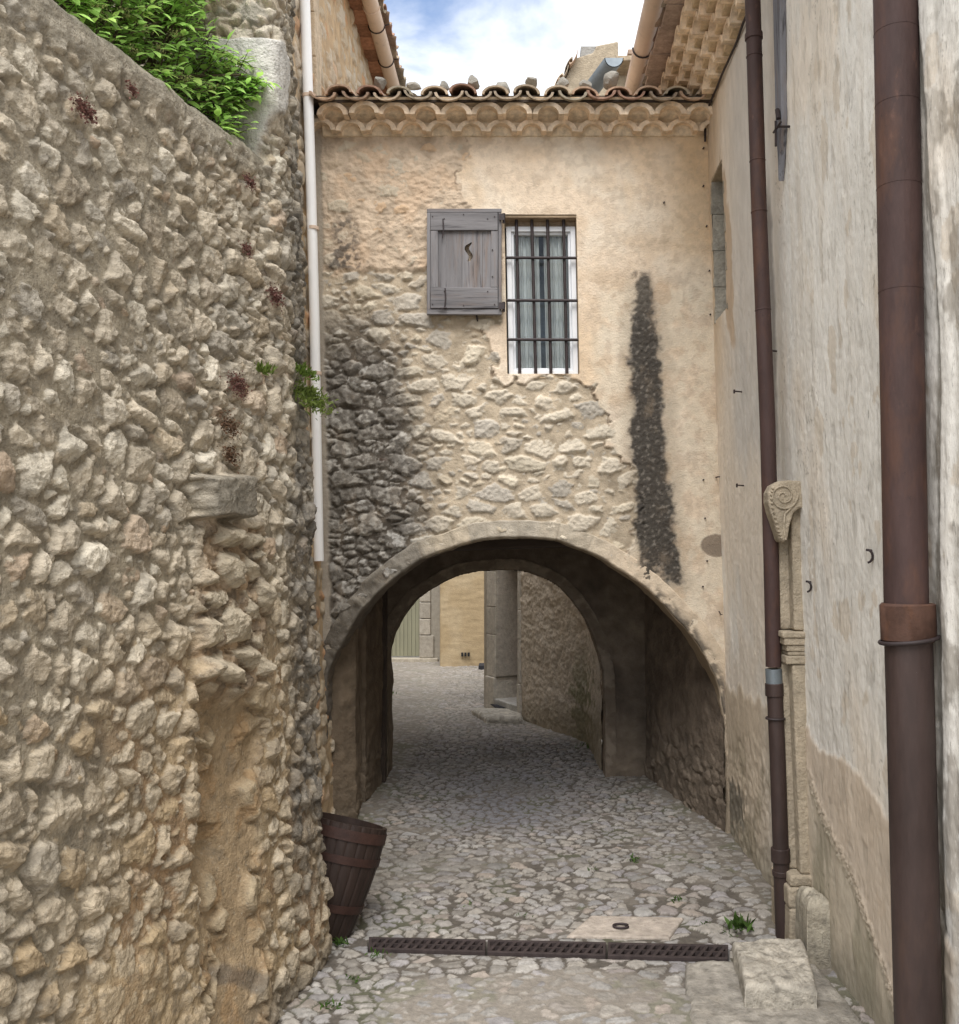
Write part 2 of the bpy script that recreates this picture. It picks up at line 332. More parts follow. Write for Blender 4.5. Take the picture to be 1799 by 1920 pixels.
class MB:
    """Collects boxes, tubes, tiles and lathes and builds them as one mesh."""
    def __init__(s): s.v = []; s.f = []; s.c = []; s.n = 0
    def add(s, V, Fc, col=(0.5, 0.5, 0.5)):
        s.v += [tuple(p) for p in V]; s.f += [tuple(i + s.n for i in f) for f in Fc]; s.c += [col] * len(V); s.n += len(V); return s
    def box(s, a, b, col=(0.5, 0.5, 0.5), rot=None, piv=None, jit=0, rng=random):
        x0, y0, z0 = a; x1, y1, z1 = b
        V = [Vector((x, y, z)) for z in (z0, z1) for x, y in ((x0, y0), (x1, y0), (x1, y1), (x0, y1))]
        if jit: V = [p + Vector([rng.uniform(-jit, jit) for _ in range(3)]) for p in V]
        if rot is not None:
            piv = Vector(piv or ((x0 + x1) / 2, (y0 + y1) / 2, (z0 + z1) / 2)); V = [rot @ (p - piv) + piv for p in V]
        return s.add(V, [(3, 2, 1, 0), (4, 5, 6, 7), (0, 1, 5, 4), (1, 2, 6, 5), (2, 3, 7, 6), (3, 0, 4, 7)], col)
    def tube(s, path, r, n=10, col=(0.5, 0.5, 0.5), caps=True):
        path = [Vector(p) for p in path]; rr = r if isinstance(r, (list, tuple)) else [r] * len(path)
        V = []; Fc = []
        up = None
        for i, p in enumerate(path):
            t = (path[min(i + 1, len(path) - 1)] - path[max(i - 1, 0)]).normalized()
            if up is None: up = Vector((0, 0, 1)) if abs(t.z) < 0.9 else Vector((0, 1, 0))
            a = t.cross(up).normalized(); b = a.cross(t).normalized(); up = b
            for k in range(n):
                th = 2 * math.pi * k / n; V.append(p + a * (rr[i] * math.cos(th)) + b * (rr[i] * math.sin(th)))
        for i in range(len(path) - 1):
            for k in range(n):
                Fc.append((i * n + k, i * n + (k + 1) % n, (i + 1) * n + (k + 1) % n, (i + 1) * n + k))
        if caps: Fc.append(tuple(range(n - 1, -1, -1))); Fc.append(tuple(range((len(path) - 1) * n, len(path) * n)))
        return s.add(V, Fc, col)
    def prism(s, outline, y0, y1, col=(0.5, 0.5, 0.5)):
        """outline in (x, z), extruded along y"""
        n = len(outline); V = [(x, y0, z) for x, z in outline] + [(x, y1, z) for x, z in outline]
        Fc = [tuple(range(n)), tuple(range(2 * n - 1, n - 1, -1))] + [(i, i + n, (i + 1) % n + n, (i + 1) % n) for i in range(n)]
        return s.add(V, Fc, col)
    def tile(s, O, A, D, U, R, l, th=0.014, flip=1, ht=1.0, taper=0.9, col=(0.5, 0.3, 0.2), n=9, rng=random):
        """half-round tile: O centre of the front edge, A across, D back along the tile, U up"""
        V = []
        for e, (q, sc_) in enumerate(((0, 1.0), (l, taper))):
            for ri in (R, R - th):
                for k in range(n + 1):
                    t = math.pi * k / n
                    V.append(O + D * q + A * (ri * sc_ * math.cos(t)) + U * (flip * ht * ri * sc_ * math.sin(t)))
        m = n + 1; Fc = []
        for k in range(n):
            Fc += [(k, k + 1, 2 * m + k + 1, 2 * m + k), (m + k + 1, m + k, 3 * m + k, 3 * m + k + 1),
                   (k + 1, k, m + k, m + k + 1), (2 * m + k, 2 * m + k + 1, 3 * m + k + 1, 3 * m + k)]
        for k in (0, n): Fc.append((k, m + k, 3 * m + k, 2 * m + k))
        return s.add(V, Fc, col)
    def build(s, name, m, parent=None, smooth=False, bevel=0, autos=None):
        me = bpy.data.meshes.new(name); me.from_pydata([tuple(v) for v in s.v], [], s.f); me.update()
        a = me.attributes.new('Col', 'FLOAT_COLOR', 'POINT')
        c4 = np.ones((len(s.c), 4), np.float32); c4[:, :3] = np.array(s.c, np.float32).reshape(-1, 3); a.data.foreach_set('color', c4.ravel())
        import bmesh
        bm = bmesh.new(); bm.from_mesh(me); bmesh.ops.recalc_face_normals(bm, faces=bm.faces); bm.to_mesh(me); bm.free()
        if smooth: me.shade_smooth()
        o = link(name, me, m, parent)
        if autos:
            me.shade_smooth()
            try: me.set_sharp_from_angle(angle=math.radians(autos))
            except Exception: pass
        if bevel:
            b = o.modifiers.new('bevel', 'BEVEL'); b.width = bevel; b.segments = 2; b.limit_method = 'ANGLE'; b.angle_limit = math.radians(40)
        return o
rng = random.Random(7)
V3 = Vector
EXEC_PARTS = True

# ------------------------------------------------------------------ shared dimensions
Y0 = 6.84                                   # plane of the passage front
S0 = F / Y0
def fx(px): return (px - CX) / S0
def fz(py): return CAMZ + (CY - py) / S0
def rwx(z): return 1.495 - 0.034 * z        # right house front, leaning a little over the lane
def lwx(z): return -1.37 - 0.030 * z        # left house front beyond the corner
def frontlean(z): return -0.020 * (z - 3.84)

# ================================================================== GROUND
ARCH_R_PLAN = [(1.452, 6.84), (1.30, 7.55), (1.10, 8.52)]
def rightedge(y):
    return np.interp(y, [0, 6.84, 7.55, 8.5, 9.97, 11.4, 12.3, 12.35, 17], [1.6, 1.6, 1.45, 1.2, 0.85, 0.2, -0.2, 2.2, 2.2])
def ground_fn(X, Y):
    px, py = PX(X, Y), PY(Y, 0.0 * Y)
    s, e, r = chips(X, Y, 0.122, 0.088, 11, warp=0.22, bulge=0.020, size=2.1, slope=1.8, tilt=0.06, gap=0.008, rough=0.12, wmax=0.34, hv=0.5, crisp=1.0)
    s2, e2, r2 = chips(X + 7, Y, 0.085, 0.068, 15, warp=0.22, bulge=0.017, size=2.05, slope=1.9, tilt=0.08, gap=0.007, rough=0.13, wmax=0.3, hv=0.5)
    small = ss(6.1, 6.5, Y + 0.25 * fbm(X * 2, Y * 2, 3)) * ss(10.6, 9.6, Y)
    small = np.where(fbm(X * 0.6 + 3, Y * 0.5, 23, 2) > 0.28, 1 - small, small)
    sm = small > 0.5
    s = np.where(sm, s2, s); e = np.where(sm, e2, e); rr = lambda k: np.where(sm, r2(k), r(k))
    n1 = fbm(X * 1.5, Y * 1.5, 5, 4); n2 = fbm(X * 5, Y * 5, 9, 4)
    dirt = 0.0045 + 0.0025 * n2
    nearsand = ss(4.62, 4.45, Y + 0.10 * n1) * ss(1.05, 0.75, np.abs(X - 0.10) * 1.25 + 0.3 * n1)
    dirt = dirt + 0.0068 * nearsand
    dirt = dirt + 0.0018 * ss(5.7, 6.1, Y + .3 * n1) * ss(7.3, 6.5, Y) * ss(-0.15, 0.3, n1 + 0.05)
    dirt = dirt + 0.001 * ss(0.2, 0.45, n1) * ss(9, 8, Y)
    edge_d = ss(0.28, 0.05, rightedge(Y) - 0.12 - X) + ss(0.3, 0.05, X + 1.25)
    dirt = dirt + 0.008 * edge_d
    h = np.maximum(s, dirt + 0.0015 * fbm(X * 25, Y * 25, 8, 3))
    mk = ss(-0.0005, 0.002, s - dirt)
    base = full(X.shape, (0.258, 0.236, 0.205))
    base = mixc(base, (0.30, 0.282, 0.255), ss(0.5, 1.0, rr(31)))
    base = mixc(base, (0.25, 0.235, 0.23), ss(0.55, 1.0, rr(32)))
    base = mixc(base, (0.32, 0.255, 0.205), 0.5 * ss(0.8, 1.0, rr(33)))
    base = mixc(base, (0.255, 0.25, 0.24), 0.6 * ss(0.72, 0.95, rr(35)))
    base = base * (0.80 + 0.4 * rr(34))[..., None]
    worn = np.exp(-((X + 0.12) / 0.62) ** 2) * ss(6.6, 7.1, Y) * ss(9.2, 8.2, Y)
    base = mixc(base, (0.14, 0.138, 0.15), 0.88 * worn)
    dc = full(X.shape, (0.165, 0.145, 0.118)); dc = mixc(dc, (0.225, 0.20, 0.168), np.clip(nearsand + 0.5 * ss(0, .4, n1), 0, 1))
    dc = mixc(dc, (0.085, 0.073, 0.060), ss(0.0, 0.005, 0.0095 - dirt) * 0.85)
    moss = ss(0.25, 0.45, fbm(X * 2.2 + 9, Y * 2.2, 71, 4)) * (1 - mk) * 0.25
    dc = mixc(dc, (0.07, 0.10, 0.03), moss)
    col = mixc(dc, (0, 0, 0), 0) * (1 - mk[..., None]) + base * mk[..., None]
    col = mixc(col, (0.15, 0.135, 0.11), 0.4 * ss(0.1, 0.5, fbm(X * 0.9, Y * 0.9, 77)) * ss(5.3, 6, Y))
    farv = ss(9.5, 11, Y); col = mixc(col, (0.34, 0.31, 0.27), 0.35 * farv)
    h = h - 0.02 + 0.015 * fbm(X * 0.8, Y * 0.8, 44, 2) + 0.010
    rough = np.where(mk > 0.5, 0.72 - 0.28 * worn, 0.95)
    return h, col, rough
def gy_steps():
    ys = [2.6]
    while ys[-1] < 19:
        y = ys[-1]; ys.append(y + (0.02 if y < 3.7 else max(0.0058, 0.0075 * (y / 5.5) ** 1.7)))
    return np.array(ys)
gys = gy_steps(); gxs = np.r_[np.arange(-3.0, -1.42, 0.03), np.arange(-1.42, 1.60, 0.0062), np.arange(1.60, 2.4, 0.03)]
GX, GY = np.meshgrid(gxs, gys)
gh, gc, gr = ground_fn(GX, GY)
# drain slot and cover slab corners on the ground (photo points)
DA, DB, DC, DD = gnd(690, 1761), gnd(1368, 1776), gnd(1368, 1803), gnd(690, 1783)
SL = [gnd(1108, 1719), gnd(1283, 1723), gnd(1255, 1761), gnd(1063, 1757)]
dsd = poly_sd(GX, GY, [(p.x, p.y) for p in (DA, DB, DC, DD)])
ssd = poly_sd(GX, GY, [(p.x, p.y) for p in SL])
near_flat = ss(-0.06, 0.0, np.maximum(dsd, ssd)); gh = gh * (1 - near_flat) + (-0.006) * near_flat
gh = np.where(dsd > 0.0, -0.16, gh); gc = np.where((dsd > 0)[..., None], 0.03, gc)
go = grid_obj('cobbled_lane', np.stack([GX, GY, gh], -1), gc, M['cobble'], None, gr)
tag(go, 'pale irregular cobbles with sandy joints paving the lane and passage', 'lane', kind='structure')
b = MB(); b.add([(-60, -20, -0.22), (60, -20, -0.22), (60, 120, -0.22), (-60, 120, -0.22)], [(0, 1, 2, 3)])
tag(b.build('ground', M['ground']), 'bare earth beneath and around the village lane', 'ground', kind='structure')

# ================================================================== PASSAGE HOUSE (the bridge over the lane)
house = thing('passage_house', 'beige rendered house bridging the lane over a wide stone arch, barred window above', 'house', loc=(0, Y0, 0))
HP = house
def hp(o):      # parts are built in world space: shift under the Empty
    o.parent = house; o.location = (0, -Y0, 0); return o
ARCH = [(613, 1420), (613, 1330), (617, 1272), (640, 1212), (685, 1140), (740, 1085), (800, 1046), (870, 1020), (960, 1008), (1050, 1016), (1120, 1043), (1180, 1080),
        (1240, 1130), (1290, 1186), (1330, 1246), (1351, 1300), (1358, 1345), (1361, 1420), (1362, 1575)]
def spline(pts, n):
    p = np.array(pts, float); d = np.r_[0, np.cumsum(np.linalg.norm(np.diff(p, axis=0), axis=1))]
    # Catmull-Rom on arclength
    t = np.linspace(0, d[-1], n); o = []
    tan = np.gradient(p, d, axis=0)
    i = np.clip(np.searchsorted(d, t) - 1, 0, len(p) - 2); h = d[i + 1] - d[i]; u = (t - d[i]) / h
    u = u[:, None]; h = h[:, None]
    return (2*u**3-3*u**2+1)*p[i] + (u**3-2*u**2+u)*h*tan[i] + (-2*u**3+3*u**2)*p[i+1] + (u**3-u**2)*h*tan[i+1]
AP = spline(ARCH, 420); AW = np.stack([fx(AP[:, 0]), fz(AP[:, 1])], -1)
AWpoly = [tuple(p) for p in AW[::4]] + [tuple(AW[-1]), (AW[-1][0], -1), (AW[0][0], -1)]
WX0, WX1, WZ0, WZ1 = fx(948.5), fx(1084), fz(702), fz(404)
xs = np.unique(np.r_[np.arange(-1.58, 1.50, 0.0075), WX0, WX1]); zs = np.unique(np.r_[np.arange(0.0, 5.10, 0.0075), WZ0, WZ1])
# drop grid lines that crowd the window edges
def tidy(a, keep):
    return np.array([q for q in a if min(abs(q - k) for k in keep) > 0.003 or any(q == k for k in keep)])
xs = tidy(xs, (WX0, WX1)); zs = tidy(zs, (WZ0, WZ1))
FXg, FZg = np.meshgrid(xs, zs)
FPX, FPY = PX(FXg, Y0 + 0 * FXg), PY(Y0 + 0 * FXg, FZg)
def facade_fn(u, v, px, py):
    n1 = fbm(u * 2, v * 2, 301, 4); n2 = fbm(u * 7, v * 7, 305, 4); n3 = fbm(u * 22, v * 22, 309, 4)
    wpx = px + 16 * n1 + 12 * n2 + 5 * n3; wpy = py + 16 * fbm(u * 2, v * 2, 321, 4) + 12 * fbm(u * 7, v * 7, 325, 4)
    # smooth render: right half and the margin round the window
    plas = poly_sd(wpx, wpy, [(880, 200), (868, 330), (882, 386), (935, 392), (935, 600), (905, 610), (925, 680), (948, 716), (1110, 720), (1118, 762), (1152, 775), (1128, 830),
                              (1180, 862), (1200, 985), (1170, 1060), (1225, 1140), (1285, 1205), (1330, 1290), (1340, 1600), (1500, 1600), (1500, 200)])
    pm = ss(-3, 3, plas)
    # rubble
    s, e, r = chips(u, v, 0.205, 0.112, 41, warp=0.17, bulge=0.032, size=1.95, slope=2.2, tilt=0.10, gap=0.014, rough=0.18, jit=0.82, wmax=0.32, hv=0.6)
    s2, e2, r2 = chips(u + 5, v + 3, 0.100, 0.058, 43, warp=0.16, bulge=0.026, size=1.7, slope=1.8, tilt=0.15, gap=0.006, rough=0.2)
    gone = r(50) < 0.22; s = np.where(gone, -0.01, s); s2 = np.where(gone, s2 - 0.001, s2 - 0.011); sm2 = s2 > s
    s = np.maximum(s, s2); r1_ = r; r = lambda k: np.where(sm2, r2(k), r1_(k))
    up = ss(-6, 8, 512 - wpy)                            # upper left: stones drowned in crumbling mortar
    dark = ss(60, -40, wpx - np.interp(py, [520, 640, 800, 1000, 1150], [645, 735, 775, 790, 700])) * ss(540, 690, py + 30 * n1)
    mort = 0.0075 + 0.0050 * n2 + 0.004 * n1 + 0.017 * up + 0.003 * n3 - 0.007 * dark + 0.005 * ss(720, 900, wpx + 60 * n1)
    crumb = up * (0.007 * np.abs(fbm(u * 16, v * 28, 331, 4)) + 0.004 * n3)
    st = np.maximum(s, mort + crumb); mk = ss(-0.0005, 0.003, s - mort - crumb)
    base = full(u.shape, (0.585, 0.52, 0.415))
    base = mixc(base, (0.42, 0.385, 0.33), ss(0.5, 0.9, r(31)) * .8); base = mixc(base, (0.61, 0.54, 0.42), ss(0.6, 1.0, r(32)))
    base = mixc(base, (0.43, 0.35, 0.24), ss(0.8, 1.0, r(33)) * .6)
    base = base * (0.88 + 0.2 * r(34))[..., None]
    mcol = mixc(full(u.shape, (0.475, 0.395, 0.29)), (0.58, 0.465, 0.345), up); mcol = mcol * (0.95 + 0.25 * n2)[..., None]
    mcol = mixc(mcol, (0.60, 0.44, 0.30), up * ss(0.05, 0.5, n1 + 0.4 * n2) * 0.6)
    base = mixc(base, (0.50, 0.42, 0.31), up * 0.6)
    base = mixc(base, (0.58, 0.40, 0.25), up * ss(0.72, 0.9, r(36)) * 0.8)
    col = mcol * (1 - mk[..., None]) + base * mk[..., None]
    brick = ss(10, 4, np.hypot((px - 712) / 1.2, (py - 862) * 2)); col = mixc(col, (0.36, 0.15, 0.08), brick)
    # grime on the left quarter
    blot = ss(-0.15, 0.35, n1 + 0.6 * n2 + 0.3); lich = ss(-0.1, 0.3, n3 + 0.5 * n2)
    gcol = mixc(full(u.shape, (0.070, 0.060, 0.050)), (0.34, 0.32, 0.285), mk * (0.30 + 0.70 * lich) * (0.45 + 0.75 * r(38)))
    gcol = mixc(gcol, (0.40, 0.385, 0.355), mk * ss(0.65, 0.9, r(39)) * lich * 0.9)
    col = mixc(col, (0.12, 0.105, 0.09), 0) ; col = col * (1 - (dark * 0.93)[..., None]) + gcol * (dark * 0.93)[..., None]
    s1 = ss(22, -10, np.abs(wpx - 655) - np.interp(py, [390, 440, 505], [3, 16, 28])) * ss(385, 430, py) * ss(515, 500, py)
    col = mixc(col, (0.085, 0.075, 0.065), 0.85 * s1 * ss(-0.35, 0.25, n2 + n3 + .2))
    # render
    pc = mixc(full(u.shape, (0.71, 0.585, 0.445)), (0.73, 0.63, 0.50), ss(-0.2, 0.4, n1))
    pc = mixc(pc, (0.69, 0.52, 0.34), 0.6 * ss(0.0, 0.5, fbm(u * 1.3 + 5, v * 0.9, 341, 5)))
    pc = mixc(pc, (0.58, 0.435, 0.29), 0.45 * ss(0.0, 0.5, fbm(u * 2.2, v * 3.2, 345, 5)))
    pc = mixc(pc, (0.66, 0.48, 0.29), 0.6 * ss(1230, 1300, wpx) * ss(560, 420, py))
    pc = mixc(pc, (0.71, 0.625, 0.49), 0.7 * ss(520, 560, wpy) * ss(1090, 1130, wpx) * ss(0.45, -0.2, n2))
    pc = mixc(pc, (0.47, 0.37, 0.27), 0.35 * ss(0.05, 0.5, n3 + n2))
    ph = 0.026 + 0.003 * n1 + 0.0012 * n3
    rim = ss(10, 0, np.abs(plas)) * (n2 > -0.1)
    h = lerp(st, ph, pm) + 0.004 * rim * pm
    col = col * (1 - pm[..., None]) + pc * pm[..., None]
    crack = ss(3.2, 0.8, np.abs(plas + 2)) * ss(0.0, 0.25, n2 + .12); col = mixc(col, (0.18, 0.13, 0.09), 0.7 * crack); h = h - 0.006 * crack
    # black run of the old rain leak, roughcast showing through
    lw_ = np.interp(py, [520, 560, 640, 720, 800, 900, 1000, 1100], [17, 22, 28, 32, 33, 34, 37, 39])
    lc = np.interp(py, [520, 720, 900, 1000, 1105], [1206, 1209, 1216, 1222, 1232])
    lk = ss(5, -9, np.abs(px + 7 * n2 + 5 * n3 + 6 * n1 - lc) - lw_) * ss(500, 530, py + 10 * n3) * ss(1120, 1070, py + 30 * n2 + 20 * n3)
    lcol = mixc(full(u.shape, (0.042, 0.038, 0.034)), (0.20, 0.18, 0.155), 0.75 * ss(0.2, 0.7, fbm(u * 30, v * 30, 351, 4)))
    lcol = mixc(lcol, (0.13, 0.115, 0.095), 0.6 * ss(620, 540, py))
    col = col * (1 - (lk * .95)[..., None]) + lcol * (lk * .95)[..., None]; h = h + lk * (0.005 * fbm(u * 40, v * 40, 353, 3))
    halo = ss(34, 0, np.abs(px + 9 * n2 - lc) - lw_) * ss(500, 560, py) * ss(1130, 1100, py)
    col = mixc(col, (0.30, 0.24, 0.17), 0.40 * halo * (1 - lk))
    # patches
    col = mixc(col, (0.24, 0.19, 0.145), 0.9 * ss(1.05, 0.95, np.hypot((px - 1332) / 28, (py - 1023) / 21) + .12 * n2))
    col = mixc(col, (0.56, 0.42, 0.29), 0.6 * ss(1.1, 0.9, np.hypot((px - 1240) / 16, (py - 550) / 22) + .3 * n2 + .2 * n1))
    # concrete strip behind the white pipe and damp foot of the render
    strip = ss(612, 606, px + 3 * n2) * ss(235, 250, py); col = mixc(col, (0.36, 0.315, 0.255), 0.85 * strip); h = lerp(h, 0.02, strip)
    # dark fringe hugging the right haunch of the arch
    ax = np.interp(py, [1080, 1130, 1186, 1246, 1300], [1185, 1245, 1295, 1335, 1356]); fr = ss(26, 4, px - ax + 14 * n2) * ss(1085, 1120, py) * (px > ax - 5)
    col = mixc(col, (0.10, 0.085, 0.07), 0.75 * fr * ss(-0.3, 0.2, n2 + n3))
    return h, col
fh, fc = facade_fn(FXg, FZg, FPX, FPY)
FP = np.stack([FXg + frontlean(FZg), Y0 - fh, FZg], -1)
cxx = 0.5 * (xs[:-1] + xs[1:]); czz = 0.5 * (zs[:-1] + zs[1:]); CXX, CZZ = np.meshgrid(cxx, czz)
# (the arch opening is cut in leaning coordinates)
inarch = poly_sd(CXX + frontlean(CZZ), CZZ, AWpoly) > -0.040 - 0.02 * fbm(CXX * 9, CZZ * 9, 371, 3)
inwin = (CXX > WX0) & (CXX < WX1) & (CZZ > WZ0) & (CZZ < WZ1)
hp(grid_obj('front_wall', FP, fc, M['facade'], None, None, ~(inarch | inwin)))

def arch_ring(name, curve, yf, depth, width, fn, m, proud=0.012):
    p = curve; n = len(p)
    tg = np.gradient(p, axis=0); tg /= np.linalg.norm(tg, axis=1)[:, None]
    no = np.stack([-tg[:, 1], tg[:, 0]], -1)          # outward (curve runs left to right over the top)
    arc = np.r_[0, np.cumsum(np.linalg.norm(np.diff(p, axis=0), axis=1))]
    prof = [(width * 1.02, 0.05)] + [(width * (1 - t), 0.0) for t in np.linspace(0, 0.93, 12)] + [(0.004, 0.004), (0.0, 0.014)] + [(0.0, d) for d in np.linspace(0.03, depth, 26)] + [(0.35, depth)]
    R = np.array([q[0] for q in prof]); D = np.array([q[1] for q in prof])
    A_, R_ = np.meshgrid(arc, R); _, D_ = np.meshgrid(arc, D)
    h, c = fn(A_, R_, D_)
    front = (D_ < 0.003)
    Rr = R_ * (1 + 0.10 * front * fbm(A_ * 4, A_ * 0 + 3, 77, 3) * (R_ > width * .5))
    Rr = Rr + np.where(D_ > 0.02, -0.6 * h * (R_ < .3), 0.0) + 0.010 * fbm(A_ * 4, 0 * A_ + 9, 78, 3) * (R_ < 0.3)
    Yy = yf + D_ - np.where(front, h + proud, 0)
    P = np.stack([p[:, 0][None] + no[:, 0][None] * Rr, Yy, p[:, 1][None] + no[:, 1][None] * Rr], -1)
    return grid_obj(name, P, c, m, flip=True)
def ringcol(A, R, D):
    n1 = fbm(A * 3, D * 3 + R * 3, 401, 4); n2 = fbm(A * 11, (D + R) * 11, 405, 4)
    k = A / 0.24 + 0.25 * fbm(A * 2.0, 0 * A, 402, 2); j = np.abs(k - np.round(k))
    joint = ss(0.05, 0.0, j) ; vid = np.floor(k + 0.5)
    rv = h2(vid, vid * 0 + 3, 9)
    c = mixc(full(A.shape, (0.54, 0.46, 0.345)), (0.47, 0.42, 0.34), rv)
    c = c * (0.92 + 0.25 * n2)[..., None]
    t = A / A.max()
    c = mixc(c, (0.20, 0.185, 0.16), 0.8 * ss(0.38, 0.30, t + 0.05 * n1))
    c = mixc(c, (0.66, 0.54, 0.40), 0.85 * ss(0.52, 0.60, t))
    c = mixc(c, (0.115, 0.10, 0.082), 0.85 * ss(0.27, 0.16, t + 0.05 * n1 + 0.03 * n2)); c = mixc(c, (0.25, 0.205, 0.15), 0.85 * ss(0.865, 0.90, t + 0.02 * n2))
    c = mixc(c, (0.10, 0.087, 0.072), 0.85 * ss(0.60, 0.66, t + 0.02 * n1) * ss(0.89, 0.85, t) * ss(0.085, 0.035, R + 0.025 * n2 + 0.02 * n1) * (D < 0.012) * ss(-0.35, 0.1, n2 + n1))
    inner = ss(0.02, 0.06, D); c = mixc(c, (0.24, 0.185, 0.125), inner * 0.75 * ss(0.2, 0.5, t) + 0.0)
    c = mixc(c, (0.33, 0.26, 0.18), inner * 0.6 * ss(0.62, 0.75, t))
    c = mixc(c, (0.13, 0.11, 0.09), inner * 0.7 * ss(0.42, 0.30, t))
    c = mixc(c, (0.20, 0.165, 0.12), joint * 0.4 * ss(0.62, 0.5, t))
    h = (0.006 + 0.012 * ss(0.4, 0.25, t)) * n2 + 0.006 * n1 - 0.006 * joint * ss(0.62, 0.5, t) + 0.004 * rv
    return h, c
hp(arch_ring('front_arch', AW, Y0 - 0.020, 0.50, 0.125, ringcol, M['facade'], proud=0.008))

# rear arch of the passage
Y1 = 8.50; S1 = F / Y1
ARCH2 = [(727, 1460), (727, 1300), (728, 1215), (745, 1170), (790, 1117), (850, 1083), (925, 1069), (1000, 1076), (1050, 1102), (1090, 1150), (1116, 1203), (1129, 1255), (1134, 1320), (1134, 1475)]
AP2 = spline(ARCH2, 300); AW2 = np.stack([(AP2[:, 0] - CX) / S1, CAMZ + (CY - AP2[:, 1]) / S1], -1)
def ringcol2(A, R, D):
    n1 = fbm(A * 3, (D + R) * 3, 411, 4); n2 = fbm(A * 11, (D + R) * 11, 415, 4); t = A / A.max()
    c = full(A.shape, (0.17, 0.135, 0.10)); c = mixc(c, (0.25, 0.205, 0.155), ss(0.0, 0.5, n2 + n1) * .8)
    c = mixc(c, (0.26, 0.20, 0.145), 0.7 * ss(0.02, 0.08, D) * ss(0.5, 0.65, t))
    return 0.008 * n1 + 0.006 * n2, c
hp(arch_ring('rear_arch', AW2, Y1, 0.36, 0.10, ringcol2, M['passage'], proud=0.006))
AW2poly = [tuple(p) for p in AW2[::3]] + [tuple(AW2[-1]), (AW2[-1][0], -1), (AW2[0][0], -1)]
def dull_fn(c1, c2, seed, rub=0.0, hgt=0.010, lowz=0.8):
    def fn(u, v, X, Y, Z, px, py):
        n1 = fbm(u * 2, v * 2, seed, 4); n2 = fbm(u * 8, v * 8, seed + 5, 4)
        c = mixc(full(u.shape, c1), c2, ss(-0.3, 0.5, n1)); c = c * (1 + 0.25 * n2)[..., None]
        h = hgt * n1 + hgt * 0.6 * n2
        if rub:
            s, e, r = rubble(u, v, 0.15, 0.10, seed + 9, bulge=0.035, facet=0.6, gap=0.06)
            lv = ss(lowz + 0.25, lowz - 0.15, v + 0.25 * n1 + 0.1 * n2) * rub
            mk = ss(0.004, 0.012, s) * lv
            h = h + lv * (np.maximum(s, 0.008) - 0.02)
            c = mixc(c, (0.23, 0.19, 0.145), lv * 0.5); c = c * (1 + 0.3 * (r(31) - 0.5) * mk)[..., None]
            c = mixc(c, (0.06, 0.05, 0.04), lv * ss(0.006, -0.002, s) * 0.7)
        return h, c
    return fn
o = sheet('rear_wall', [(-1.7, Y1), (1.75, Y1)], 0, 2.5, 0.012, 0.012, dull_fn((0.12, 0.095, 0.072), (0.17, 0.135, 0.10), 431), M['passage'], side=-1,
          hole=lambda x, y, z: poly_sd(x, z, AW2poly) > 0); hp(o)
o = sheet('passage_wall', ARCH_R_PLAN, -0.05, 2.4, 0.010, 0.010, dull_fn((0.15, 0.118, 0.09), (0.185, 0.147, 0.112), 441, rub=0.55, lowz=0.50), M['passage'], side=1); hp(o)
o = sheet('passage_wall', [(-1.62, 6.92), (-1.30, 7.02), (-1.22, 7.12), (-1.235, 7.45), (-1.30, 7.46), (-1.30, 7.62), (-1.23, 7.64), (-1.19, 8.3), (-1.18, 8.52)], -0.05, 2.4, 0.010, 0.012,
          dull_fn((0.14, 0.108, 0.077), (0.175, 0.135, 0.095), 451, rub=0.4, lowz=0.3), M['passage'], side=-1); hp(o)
b = MB(); b.box((-1.7, 6.95, 2.30), (1.75, 8.84, 2.36)); hp(b.build('ceiling', M['beam']))
for i, yb in enumerate((7.42, 7.90, 8.32)):
    b = MB(); b.box((-1.6, yb, 2.03 + 0.02 * (i % 2)), (1.6, yb + 0.17, 2.298), rot=Matrix.Rotation(math.radians((-2, 1.4, -0.8)[i]), 3, 'Y'), jit=0.012, rng=rng); hp(b.build('ceiling_beam', M['beam'], bevel=0.012))
b = MB(); b.box((-1.225, 8.28, 0.0), (-1.16, 8.40, 2.1), jit=0.01, rng=rng); hp(b.build('added_slit_post', M['beam'], bevel=0.01))  # dark post added to stand in for a narrow dark slit in the wall
# body of the house: back and shoulders
b = MB(); b.box((-1.62, Y0 + 0.44, 2.40), (1.75, 8.84, 5.02)); hp(b.build('house_body', M['ground']))
back = sheet('back_wall', [(-1.75, 8.86), (1.75, 8.86)], 0, 5.6, 0.03, 0.03, dull_fn((0.42, 0.34, 0.24), (0.46, 0.38, 0.28), 461), M['passage'], side=1,
             hole=lambda x, y, z: (poly_sd(x, z, AW2poly) > -0.15)); hp(back)

# ---- cornice of two rows of tiles and the roof
def tcol():
    k = rng.random()
    c = np.array((0.78, 0.64, 0.48)) * (1 - k) + np.array((0.74, 0.58, 0.42)) * k
    return tuple(c * rng.uniform(0.85, 1.1))
def cornice(mb, O, A, D, n, pitch, rows, fillcol, R=0.108, th=0.036):
    """rows = list of (projection, z bottom, height, offset) ; A along, D outwards"""
    U = V3((0, 0, 1)); Lw = n * pitch
    for (pr, z, hgt, off) in rows:
        for i in range(-1, n + 1):
            x = (i + 0.5 + off) * pitch
            if x < -0.02 or x > Lw + 0.02: continue
            c = O + A * (x + rng.uniform(-0.006, 0.006)) + D * (pr + rng.uniform(-0.007, 0.007)) + U * (z + rng.uniform(-0.005, 0.005))
            mb.tile(c, A, -D, U, R * rng.uniform(0.97, 1.03), pr + 0.05, th, 1, hgt / R, 1.0, tcol())
